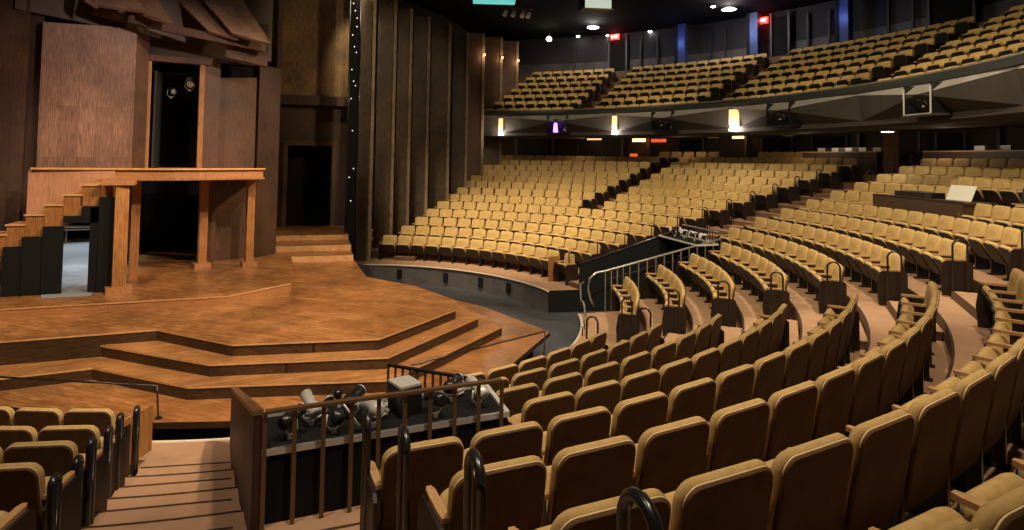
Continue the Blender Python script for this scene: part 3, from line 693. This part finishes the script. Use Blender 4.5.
# plank wall under the balcony at right
wallp('wall_stage', [(wy(206,190,4.6).x,4.6,.78,3.1),(wy(250,190,4.4).x,4.4,.78,3.1)], M['mwood'])
wallp('wall_stage', [(wy(112,190,3.6).x,3.6,.78,3.1),(wy(132,190,3.6).x,3.6,.78,3.1)], M['dwood'])

# plank canopy above the facade
cn = empty('plank_canopy', (-3,2,6.8), 0, 'fan of pale slanting planks above the stage facade', 'canopy'); bpy.context.view_layer.update()
def plankq(q, yf, yb, th=.07):
    P = [wy(q[0][0],q[0][1],yf), wy(q[1][0],q[1][1],yf), wy(q[2][0],q[2][1],yb), wy(q[3][0],q[3][1],yb)]
    n = (P[1]-P[0]).cross(P[3]-P[0]).normalized()*th
    if n.z < 0: n = -n
    mb = MB(); mb.add(P+[p+n for p in P], [(0,1,2,3),(7,6,5,4),(0,1,5,4),(1,2,6,5),(2,3,7,6),(3,0,4,7)], M['plank'])
    part('plank', mb, cn)
plankq([(85,2),(97,9),(60,-30),(40,-30)], 1.0, 2.0)
plankq([(97,7),(146,14),(120,-25),(70,-30)], 1.1, 2.2)
plankq([(143,16),(172,26),(150,-10),(118,-14)], 1.4, 2.5)
plankq([(208,33),(238,41),(190,-12),(160,-16)], 1.9, 3.0)
plankq([(232,35),(271,46),(225,-25),(180,-25)], 1.8, 3.0)
pp = [wy(90,8,1.3), wy(175,28,1.7), wy(266,47,2.1)]
for a_, b_ in zip(pp, pp[1:]): part('eave_beam', MB().bar(a_+Vector((0,.15,-.02)), b_+Vector((0,.15,-.02)), .12, .2, M['mwood']), cn)
part('fascia_board', MB().bar(wy(226,50,2.3), wy(268,60,2.5), .08, .38, M['mwood']), cn)

# lighting tower with pin lights
lt = empty('lighting_tower', (1.55,6,-.62), 0, 'tall black lighting tower dotted with tiny white lamps', 'lighting tower'); bpy.context.view_layer.update()
part('column', MB().box((1.50,6.3,4.7), (.34,.34,10.6), M['blkm']), lt)
for x in (1.33,1.68): part('pole', MB().tube([(x,6.1,-.6),(x,6.1,10)], .03, M['blk'], 6), lt)
for i in range(15):
    z_ = [9,8.75,8.2,7.9,7.5,7.3,6.7,6.3,6.15,5.7,4.6,3.3,3.0,2.2,8.5][i]
    part('pin_lamp', MB().tube([(1.42+.1*((i*7)%3)/1.5,6.05,z_),(1.42+.1*((i*7)%3)/1.5,6.12,z_)], .017, M['pin'], 8), lt)

# tall timber panels stepping up the far side
tips = [(357,-30,372),(376,-2,393),(396,9,409),(412,17,427),(430,24,448),(452,33,466)]
names = ['leftmost','second','third','fourth','fifth','sixth','seventh','eighth','ninth','tenth']
YS = [7.0,8.2,8.9,9.6,10.5,11.6]
def px_x(px, y): return wy(px, 130, y).x
for i, (xa, ya, xb) in enumerate(tips):
    Y = YS[i]; x0 = px_x(xa, Y); x1 = px_x(xb, Y); zt = wy(xb, ya, Y).z if ya > 0 else 10.4; z0 = [0,.25,.5,.75,1.0,1.25][i]
    root = empty('timber_panel', ((x0+x1)/2, Y, z0), 0, 'tall dark timber panel, %s of those beside the far block' % names[i], 'panel', 'tall timber panels'); bpy.context.view_layer.update()
    part('board', MB().prism([(x0,Y+.0),(x1-.06,Y-.05),(x1-.06,Y+.07),(x0,Y+.12)], z0, zt, M['tall']), root)
    part('edge_batten', MB().prism([(x1-.07,Y-.12),(x1+.05,Y-.12),(x1+.05,Y+.1),(x1-.07,Y+.1)], z0, zt, M['talle']), root)
LP = []
for i, (xa, xb, yt, Y) in enumerate([(466,482,34,13.2),(484,500,38,14.6),(500,516,42,16.0)]):
    x0 = px_x(xa, Y); x1 = px_x(xb, Y); zt = wy(xb, yt, Y).z
    root = empty('timber_panel', ((x0+x1)/2, Y, 2), 0, 'brown timber panel by balcony end, %s from the left' % names[i].replace('leftmost','first'), 'panel', 'tall timber panels'); bpy.context.view_layer.update()
    part('board', MB().prism([(x0,Y),(x1-.08,Y-.1),(x1-.08,Y+.05),(x0,Y+.15)], 1.2, zt, M['mwood']), root)
    part('edge_batten', MB().prism([(x1-.09,Y-.15),(x1+.05,Y-.15),(x1+.05,Y+.1),(x1-.09,Y+.1)], 1.2, zt, M['talle']), root)
    part('brass_lamp', MB().tube([(x1,Y-.25,zt-1.0),(x1,Y-.25,zt-1.1)], [.03,.05], M['glow2'], 8), root)
    LP.append((x1,Y-.4,zt-1.1))
wallp('wall_left', [(1.6,8.9,-.6,10.6),(3.2,10.6,-.6,10.6),(6.4,13.6,-.6,10.6),(9.0,18.0,-.6,10.6),(12,23,-.6,10.6)], M['blkm'], .2)

# ------------------------------------------------------------------ balcony structure
def ring(mb, prof, t0, t1, n, m):
    for (ra, za, mm), (rb_, zb_, _) in zip(prof, prof[1:]):
        vs = [pol(ra, t0+(t1-t0)*i/n, za) for i in range(n+1)]+[pol(rb_, t0+(t1-t0)*i/n, zb_) for i in range(n+1)]
        mb.add(vs, [(i,i+1,n+1+i+1,n+1+i) for i in range(n)], mm or m)
T0, T1 = R(35), R(152)
mb = MB(); prof = []
prof = [(RB+.26, 5.33, M['carpet'])]
for k in range(1, 9):
    ro = rb(k)+.14; prof.append((ro, zb(k), M['riser'])); prof.append((ro, zb(k+1), M['carpet']))
ring(mb, prof, T0, T1, 80, M['carpet'])
struct('floor', mb, fix=False)
mb = MB(); ring(mb, [(RB+.12,ZB-.26,None),(RB+.12,ZB,None),(RB,ZB,None),(RB-.05,ZB-.08,None),(RB-.05,ZB-.2,None),(RB+.1,ZB-.24,None)], T0, T1, 90, M['rim']); struct('trim_14', mb, fix=False)
mb = MB(); 
mb.tube([pol(RB+.06, T0+(T1-T0)*i/90, ZB+.03) for i in range(91)], .035, M['rimt'], 6); struct('trim_15', mb)
# soffit: folded plates between equipment bays
bays = [133.9, 114.5, 94.6, 74.1, 54]; pans = [144.9, 123.9, 103.4, 84, 64]
mb = MB()
seq = sorted([(b, 'b') for b in bays]+[(p, 'p') for p in pans]+[(151,'e')], reverse=True)
zt, zl = ZB-.22, 4.96
for (ta, ka), (tb, kb) in zip(seq, seq[1:]):
    ta, tb = R(ta), R(tb)
    def Mp(t, k): return pol(RB-.34, t, zt-.3) if k == 'b' else pol(RB+.03, t, zt-.05)
    def Bp(t, k): return pol(RB+.36, t, zl) if k == 'b' else pol(RB+.2, t, zl)
    Ta, Tb, Ma, Mb, Ba, Bb = pol(RB+.04, ta, zt), pol(RB+.04, tb, zt), Mp(ta,ka), Mp(tb,kb), Bp(ta,ka), Bp(tb,kb)
    mb.add([Ta,Tb,Mb,Ma], [(0,1,2),(0,2,3)], M['soff'])  # upper wedge: pale colour stands in for light from above
    if ka == 'b': mb.add([Ma,Mb,Bb,Ba], [(0,1,2)], M['soff_shade']).add([Ma,Mb,Bb,Ba], [(0,2,3)], M['wallu'])  # lower facets: shade of the downward side painted in darker tones
    else: mb.add([Ma,Mb,Bb,Ba], [(0,1,3)], M['soff_shade']).add([Ma,Mb,Bb,Ba], [(1,2,3)], M['wallu'])
ceil2 = struct('ceiling', mb, fix=False); ceil2.name = 'ceiling'
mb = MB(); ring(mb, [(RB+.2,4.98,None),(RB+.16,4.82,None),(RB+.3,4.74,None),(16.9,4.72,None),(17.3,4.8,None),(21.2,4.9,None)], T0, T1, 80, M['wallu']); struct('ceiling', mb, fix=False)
mb = MB(); ring(mb, [(17.2,5.6,None),(17.0,4.9,None)], T0, T1, 60, M['blkm']); struct('wall_soffit', mb, fix=False)
# rear wall under balcony
mb = MB(); ring(mb, [(21.0,3.2,None),(21.0,5.0,None)], R(30), R(153), 60, M['wallu']); struct('wall_rear', mb, fix=False)
# vertical mullions and doors on rear wall
doors = [(101.5,1.5),(119.8,1.3),(88.5,1.0),(108,1.4)]
for i, (td, w) in enumerate(doors):
    t = R(td); c = pol(20.9, t, 3.55); root = empty('door_%d' % (i+3), c, t); root['kind'] = 'structure'
    MB().box((0,.02,.62), (w,.06,1.25), M['blkm']).build('door_leaf', root)
    for sx in (-1,1): MB().box((sx*w/2,.05,.62), (.07,.12,1.3), M['wallg']).build('door_frame', root)
for i, td in enumerate([141,137,130,126,112,98,91.5,84,80,76,70]):
    t = R(td); tag(MB().box(pol(20.8, t, 4.1), (.12,.1,1.7), M['wallg'], t).build('trim_%d' % (i+20)), kind='structure')
for i, (td, z_, w, mm, lb) in enumerate([(127,4.75,.7,'glow2','wide warm string of lights under balcony at left'),(112.5,4.85,.55,'glow2','small orange lit sign under the balcony'),(134,4.85,.8,'glow','string of warm lamps beneath violet spotlight'),(124,4.72,.8,'redlit','reddish glowing panel under the balcony'),(127.8,3.9,.4,'redlit','small red lit picture above top row')]):
    t = R(td); tag(MB().box(pol(20.4, t, z_), (w,.05,.16 if i < 4 else .3), M[mm], t).build('lit_sign'), lb, 'sign', 'lit signs below the balcony')

# sconce panels on the fascia
for i, (td, s) in enumerate([(144.9,.85),(123.7,1.0),(102.8,1.25)]):
    t = R(td); root = empty('wall_sconce', pol(RB+.06, t, 5.0), t, 'warm glowing fluted wall sconce under balcony rim, %s' % ['leftmost','middle','rightmost and largest'][i], 'wall lamp', 'balcony sconces')
    root.scale = ([.45,.5,.95][i], 1, 1)
    mb = MB(); mb.box((0,.02,.37), (.55,.06,.72), M['wallg']); mb.build('backplate', root)
    for j in range(5): MB().tube([(-.2+.1*j,.07,.08),(-.2+.1*j,.07,.66)], .035, M['glow'], 8).build('light_tube', root)
    MB().tube([(0,.06,.0),(0,.06,-.12),(0,.06,-.14)], [.16,.2,.2], M['lampc'], 16).build('downlight', root)
for i, (td, zz) in enumerate([(84,4.7),(97.5,4.7),(118,4.7),(109,4.7),(65,4.7)]):
    t = R(td); root = empty('recessed_downlight', pol(16.6, t, zz), t, 'round recessed downlight in balcony soffit, %s' % ['right of the tall column','above the control desk','near middle exit','left of the broad sconce','at far right'][i], 'downlight', 'soffit downlights')
    MB().tube([(0,0,.0),(0,0,-.04)], [.2,.22], M['steel'], 20).build('trim_ring', root)
    MB().tube([(0,0,-.041),(0,0,-.05)], [.15,.15], M['lampc'] if i in (0,) else M['silver'], 20).build('lens', root)
# equipment bays with lanterns
for i, tb in enumerate(bays[:4]):
    t = R(tb); c = pol(RB+.02, t, 5.34)
    root = empty('equipment_bay', c, t, ['black open equipment bay with violet lamp under balcony','dark equipment bay below centre balcony section','dark equipment bay with silver lanterns under right balcony','large dark equipment bay at right under balcony'][i], 'equipment bay', 'equipment bays')
    w = .95
    MB().box((0,-.45,.02), (w,.08,.75), M['blkm']).build('rear_panel', root)
    for sx in (-1,1): MB().box((sx*w/2,.0,.0), (.04,.7,.78), M['blk']).build('side_panel', root)
    MB().box((0,.0,-.4), (w+.1,.8,.04), M['wallg'] if i == 3 else M['blk']).build('floor_panel', root)
    fr = MB().bar((-w/2,.36,-.38),(w/2,.36,-.38),.03,.03,M['silver'] if i == 3 else M['blk']); fr.bar((-w/2,.36,-.38),(-w/2,.36,.3),.03,.03,M['silver'] if i == 3 else M['blk']); fr.bar((w/2,.36,-.38),(w/2,.36,.3),.03,.03,M['silver'] if i == 3 else M['blk']); fr.build('frame', root)
    for j, dx in enumerate((-.25,.22)):
        p = c+Vector((math.cos(t)*dx, math.sin(t)*dx, .0+.14*j)); e = -pol(1,t)+Vector((math.cos(t),math.sin(t),0))*(.9-1.5*j)
        lantern(p, (e.x, e.y, -.5+.2*j), '%s lantern in the %s balcony equipment bay from the left' % (('left','right')[j], ordn(i+1)), 'balcony lanterns', 1.25, True, 'wallg')
t = R(133.9); c = pol(15.05, t, 5.15); root = empty('violet_spotlight', c, t, 'glowing violet spotlight hanging below the balcony rim', 'spotlight')
MB().tube([(0,0,-.2),(0,0,.22)], [.11,.07], M['violet'], 12).build('lens', root); MB().tube([(0,-.05,.2),(0,-.05,.4)], .1, M['blk'], 10).build('housing', root)

# back wall of the balcony, columns, doors, ceiling
mb = MB(); ring(mb, [(22.6,8.2,None),(22.6,9.35,M['wallb']),(22.6,11.4,None)], R(30), R(153), 80, M['wallg']); struct('wall_balcony_rear', mb, fix=False)
mb = MB(); ring(mb, [(9.5,10.9,None),(26,10.9,None)], R(-70), R(200), 90, M['ceil']); struct('ceiling', mb, fix=False)
mb = MB(); ring(mb, [(9.5,10.9,None),(9.3,12.6,None)], R(-70), R(200), 90, M['ceil']); struct('wall_ceiling_edge', mb, fix=False)
for i, (tb, zz) in enumerate([(122.3,8.7),(112.3,8.8),(101.2,8.7)]):
    t = R(tb); root = empty('blue_column', pol(21.9, t, 8.3), t, 'blue-lit square column behind the balcony seats, %s' % ['leftmost','middle','rightmost'][i], 'column', 'blue columns')
    MB().box((0,0,1.25), (.42,.35,2.6), M['blue']).build('shaft', root); MB().box((.26,0,1.25), (.16,.4,2.6), M['blkm']).build('cladding', root)
for i, (ta, tb) in enumerate([(133.6,131),(110.8,108.6),(93.2,89)]):
    t = R((ta+tb)/2); w = R(ta-tb)*22.5
    root = empty('door_%d' % (i+7), pol(22.45, t, 8.3), t); root['kind'] = 'structure'
    MB().box((0,.03,1.1), (w,.06,2.4), M['blkm']).build('door_leaf', root)
    for sx in (-1,1): MB().box((sx*w/2,.08,1.2), (.1,.14,2.6), M['wallg']).build('door_frame', root)
for i, (td, z_) in enumerate([(132.6,10.65),(111.7,10.5)]):
    t = R(td); p = pol(22.2, t, z_); root = empty('exit_sign', p, t, 'red illuminated exit sign above the %s balcony door' % ('left','right')[i], 'exit sign', 'exit signs')
    MB().box((0,0,0), (.5,.09,.3), M['exit']).build('sign_box', root)
    cu = bpy.data.curves.new('lettering','FONT'); cu.body = 'EXIT'; cu.size = .2; cu.extrude = .004; cu.align_x = 'CENTER'; cu.align_y = 'CENTER'
    tc_ = bpy.data.objects.new('lettering_curve', cu); C.objects.link(tc_); bpy.context.view_layer.update()
    me = bpy.data.meshes.new_from_object(tc_.evaluated_get(bpy.context.evaluated_depsgraph_get())); bpy.data.objects.remove(tc_)
    me.materials.clear(); me.materials.append(M['dot'])
    tx = bpy.data.objects.new('lettering', me); C.objects.link(tx); tx.parent = root; tx.location = (0,.052,0); tx.rotation_euler = (R(90),0,R(180)); tx['label'] = 'white lettering'
for i, td in enumerate([139,129,126.5,119,117,106.5,104,97.5,95]):
    t = R(td); tag(MB().box(pol(22.5, t, 9.6), (.09,.08,1.9), M['endp'], t).build('trim_%d' % (40+i)), kind='structure')
def downlight(px, py, r, s, mt, label, group, z=10.85):
    p = wz(px, py, z); root = empty('ceiling_downlight', p, 0, label, 'ceiling light', group)
    MB().tube([(0,0,.04),(0,0,-.03)], [s,s*1.15], M['steel'], 18).build('trim_ring', root); MB().tube([(0,0,-.031),(0,0,-.06)], [s*.9,s*.6], mt, 18).build('lens', root)
for i, (px, py) in enumerate([(578,36),(608,35),(650,31),(677,29),(713,24),(753,19),(797,10),(713,6)]):
    downlight(px, py, 20, .11, M['lampc'], 'small round downlight above the balcony, %s from the left' % ordn(i+1), 'small balcony downlights')
for i, (px, py) in enumerate([(593,27),(729,9)]):
    downlight(px, py, 18, .34, M['lampc'], 'broad bright dome ceiling light, %s of two' % ('left','right')[i], 'dome ceiling lights')
p = wz(549,39,10.3); root = empty('bare_spot_lamp', p, 0, 'brilliant bare warm lamp glaring above left balcony rows', 'lamp')
MB().tube([(0,0,-.13),(0,0,-.06),(0,0,.06),(0,0,.13)], [.06,.14,.14,.06], M['lampw'], 14).build('bulb', root); MB().tube([(0,0,.12),(0,0,.6)], .03, M['blk'], 8).build('stem', root)
# overhead rig at the top
p = wz(494,4,10.68); root = empty('teal_gel_light', p, 0, 'teal glowing overhead fixture on the lighting rig', 'light fixture')
MB().box((0,0,.1), (1.9,.6,.08), M['teal'], R(-15)).build('gel_panel', root); MB().box((0,0,.22), (2.0,.7,.12), M['blk'], R(-15)).build('housing', root)
p = wz(516,14,9.6); root = empty('overhead_lantern_cluster', p, 0, 'cluster of pale lanterns hanging beneath teal fixture', 'lanterns')
for dx in (-.5,-.15,.25,.5): MB().tube([(dx,0,-.1),(dx+.1,.05,.12)], [.09,.07], M['silver'], 10).build('lantern', root)
MB().tube([(-.8,0,.25),(.8,0,.25)], .025, M['blk'], 8).build('hanging_bar', root)
p = wz(598,4,10.4); root = empty('control_booth_window', p, 0, 'bright greenish window box hanging from the ceiling', 'booth')
rz = R(-12)
MB().box((0,.3,0), (1.3,.6,.5), M['blk'], rz).build('housing', root); MB().box((0,-.03,.0), (1.15,.04,.36), M['screen'], rz).build('window_pane', root)
MB().box((0,-.06,-.23), (1.35,.05,.04), M['silver'], rz).build('sill', root)

# ------------------------------------------------------------------ control desks behind the top row
for i, (ta, tb) in enumerate([(102,93),(88,62)]):
    t = R((ta+tb)/2); root = empty('control_desk', pol(19.6, t, zk(14)), t, ['long dark control desk with lit equipment behind middle top row','long pale-topped control desk behind top row at far right'][i], 'desk', 'control desks'); bpy.context.view_layer.update()
    n = 14
    mb = MB(); A_ = [pol(19.35, R(tb+(ta-tb)*j/n)) for j in range(n+1)]; B_ = [pol(19.95, R(tb+(ta-tb)*j/n)) for j in range(n+1)]
    part('desk_top', MB().prism(A_+B_[::-1], zk(14)+.82, zk(14)+.86, M['arm']), root)
    part('front_panel', MB().prism(A_+[pol(19.39, R(tb+(ta-tb)*j/n)) for j in range(n+1)][::-1], zk(14)+.02, zk(14)+.82, M['desk']), root)
    for j in range(9):
        tt = R(tb+(ta-tb)*(.1+.09*j)); q = pol(19.8, tt, zk(14)+.94)
        o = MB().box(q, (.34,.12,.14), M['blk'] if j % 2 else M['silver'], tt).build('equipment_box')
        tag(o, 'small %s equipment box, %s from the left on the %s control desk' % ('black' if j % 2 else 'silver', ordn(9-j), 'middle' if i == 0 else 'right-hand'), 'equipment', 'equipment on the control desks')
# mixing position in the middle block
t = R(72); root = empty('mixing_desk', pol(15.1, t, zk(9)), t, 'brown panelled mixing desk set among the middle block seats', 'desk'); bpy.context.view_layer.update()
n = 8; A_ = [pol(14.75, R(66+12.3*j/n)) for j in range(n+1)]; B_ = [pol(14.8, R(66+12.3*j/n)) for j in range(n+1)]; D_ = [pol(15.5, R(66+12.3*j/n)) for j in range(n+1)]
part('front_panel', MB().prism(A_+B_[::-1], zk(9)+.01, zk(9)+.88, M['desk']), root)
part('desk_top', MB().prism(A_+D_[::-1], zk(9)+.82, zk(9)+.86, M['desk']), root)
for tt in (66.2,78.1): part('side_panel', MB().box(pol(15.12, R(tt), zk(9)+.42), (.04,.72,.8), M['desk'], R(tt)), root)
t = R(73.6); tag(MB().box(pol(15.1, t, zk(9)+.93), (1.1,.5,.14), M['blk'], t).build('mixing_console'), 'black mixing console on the brown mixing desk', 'console')
t = R(69); a = pol(15.25, t, zk(9)+.865); root = empty('paper_plan', a, t, 'large pale paper plan propped on the mixing desk', 'paper')
MB().obox((0,0,.17), (.42,0,0), (0,-.07,.17), (0,.004,.002), M['paper']).build('sheet', root)
for i, td in enumerate([66.8,64.8,62.9,61]):
    t = R(td); root = empty('operator_chair', pol(16.35, t, zk(10)), t, 'black operator chair behind the mixing desk, %s from the left' % ordn(i+1), 'chair', 'operator chairs')
    pad(rrect(.44,.42,.98,.08), 0, .06, M['pan'], .02, .15).build('backrest', root)
    MB().box((0,.25,.45), (.44,.44,.07), M['pan']).build('seat', root)
    MB().tube([(0,.25,.06),(0,.25,.42)], .03, M['blk'], 8).build('pedestal', root)
    MB().box((0,.25,.04), (.5,.06,.05), M['blk']).box((0,.25,.04), (.06,.5,.05), M['blk']).build('base', root)
# tall support column behind
t = R(91.3); root = empty('support_column', pol(19.3, t, zk(14)), t, 'tall brown column between the two control desks', 'column')
MB().box((0,0,.9), (.36,.3,1.75), M['riser']).build('shaft', root); MB().box((0,0,.04), (.44,.38,.08), M['endp']).build('plinth', root)
# orange end panel by far front row
t = R(103.2); 
tag(MB().box(pol(rk(1)-.33, R(104.6), .38), (.05,.42,.74), M['oak'], R(104.6)).build('row_end_panel'), 'tall orange oak end panel on far front row', 'panel')
tag(MB().box(offp(rk(1)-.5, 0, -1.80, .40), (.04,.5,.55), M['oak'], R(-25)).build('row_end_panel'), 'orange oak end panel beside lower left front row', 'panel')

# ------------------------------------------------------------------ lights
def spot(loc, aim, power, col=(1,.8,.55), ang=60, blend=.6, size=.25):
    l = bpy.data.lights.new('spot','SPOT'); l.energy = power; l.color = col; l.spot_size = R(ang); l.spot_blend = blend; l.shadow_soft_size = size
    o = bpy.data.objects.new('spot', l); C.objects.link(o); o.location = loc
    o.rotation_euler = (Vector(aim)-Vector(loc)).to_track_quat('-Z','Y').to_euler(); return o
def point(loc, power, col=(1,.8,.55), size=.1):
    l = bpy.data.lights.new('point','POINT'); l.energy = power; l.color = col; l.shadow_soft_size = size
    o = bpy.data.objects.new('point', l); C.objects.link(o); o.location = loc; return o
WARM = (1,.78,.52)
# stage washes
spot((3,-9,10.2), (-1,-3,.6), 2300, (1,.76,.5), 70)
spot((-5,-8,10.2), (-1.5,-1,1), 1300, (1,.78,.55), 70)
spot((8,-2,10.2), (-2,1,2), 2000, (1,.76,.5), 55)
spot((4,-6,9.8), (-4.5,1.5,4), 1300, (1,.74,.6), 40)
spot((5,-3,10), (0,8,6), 600, (1,.72,.4), 45)
# house washes
spot((1,2,10.3), (7.2,6.5,1.0), 4200, (1,.80,.52), 52, .9)
spot((6,-1,10.5), (11,6,2), 1500, (1,.82,.5), 70)
spot((3,-4,10.5), (12,-3,1.5), 1700, (1,.82,.52), 80)
spot((9,-8,10.3), (12,-4,1.5), 1300, (1,.82,.55), 90)
spot((2,-13,10.3), (4,-9,1), 900, (1,.8,.55), 90)
spot((7,-12,10.3), (7,-9,1), 900, (1,.8,.55), 90)
spot((-2,-12,10.3), (-1,-9,1), 600, (1,.8,.6), 80)
spot((1,6,10.3), (3.5,9.5,5), 500, (1,.8,.5), 60)
spot((5,-3,10.2), (3.6,9,5.5), 520, (1,.82,.5), 40)
# balcony washes
for a_ in (138,118,98,78,60): spot(pol(13.5,R(a_),10.4), pol(18.5,R(a_),7), 290, (1,.84,.48), 75)
for px, py in [(593,27),(729,9)]:
    p = wz(px,py,10.7); point(p, 60, (1,.9,.8), .3)
for a_ in (122.3,112.3,101.2): point(pol(21.2,R(a_+.6),9.9), 10, (.25,.4,1), .1)
for td in (144.9,123.7,102.8): point(pol(RB-.35,R(td),5.2), 8, (1,.65,.35), .1)
for td in (150,134,118,100,84,68): point(pol(18.6,R(td),4.5), 9, (1,.75,.5), .2)
spot((-6.6,6.8,3.6), (-6.4,6.0,.8), 260, (.82,.91,1), 90, .5, .2)
spot((-5.3,2.2,3.0), (-5.3,2.0,.8), 120, (.82,.91,1), 80, .4, .2)
for q in LP: point(q, 6, (1,.7,.4), .05)
w = bpy.data.worlds.new('world'); bpy.context.scene.world = w; w.use_nodes = True
w.node_tree.nodes['Background'].inputs[0].default_value = (1,.85,.7,1); w.node_tree.nodes['Background'].inputs[1].default_value = .032

s = bpy.context.scene
s.view_settings.view_transform = 'Standard'; s.view_settings.look = 'None'; s.view_settings.gamma = 1; s.view_settings.use_curve_mapping = False
s.view_settings.exposure = 0.85
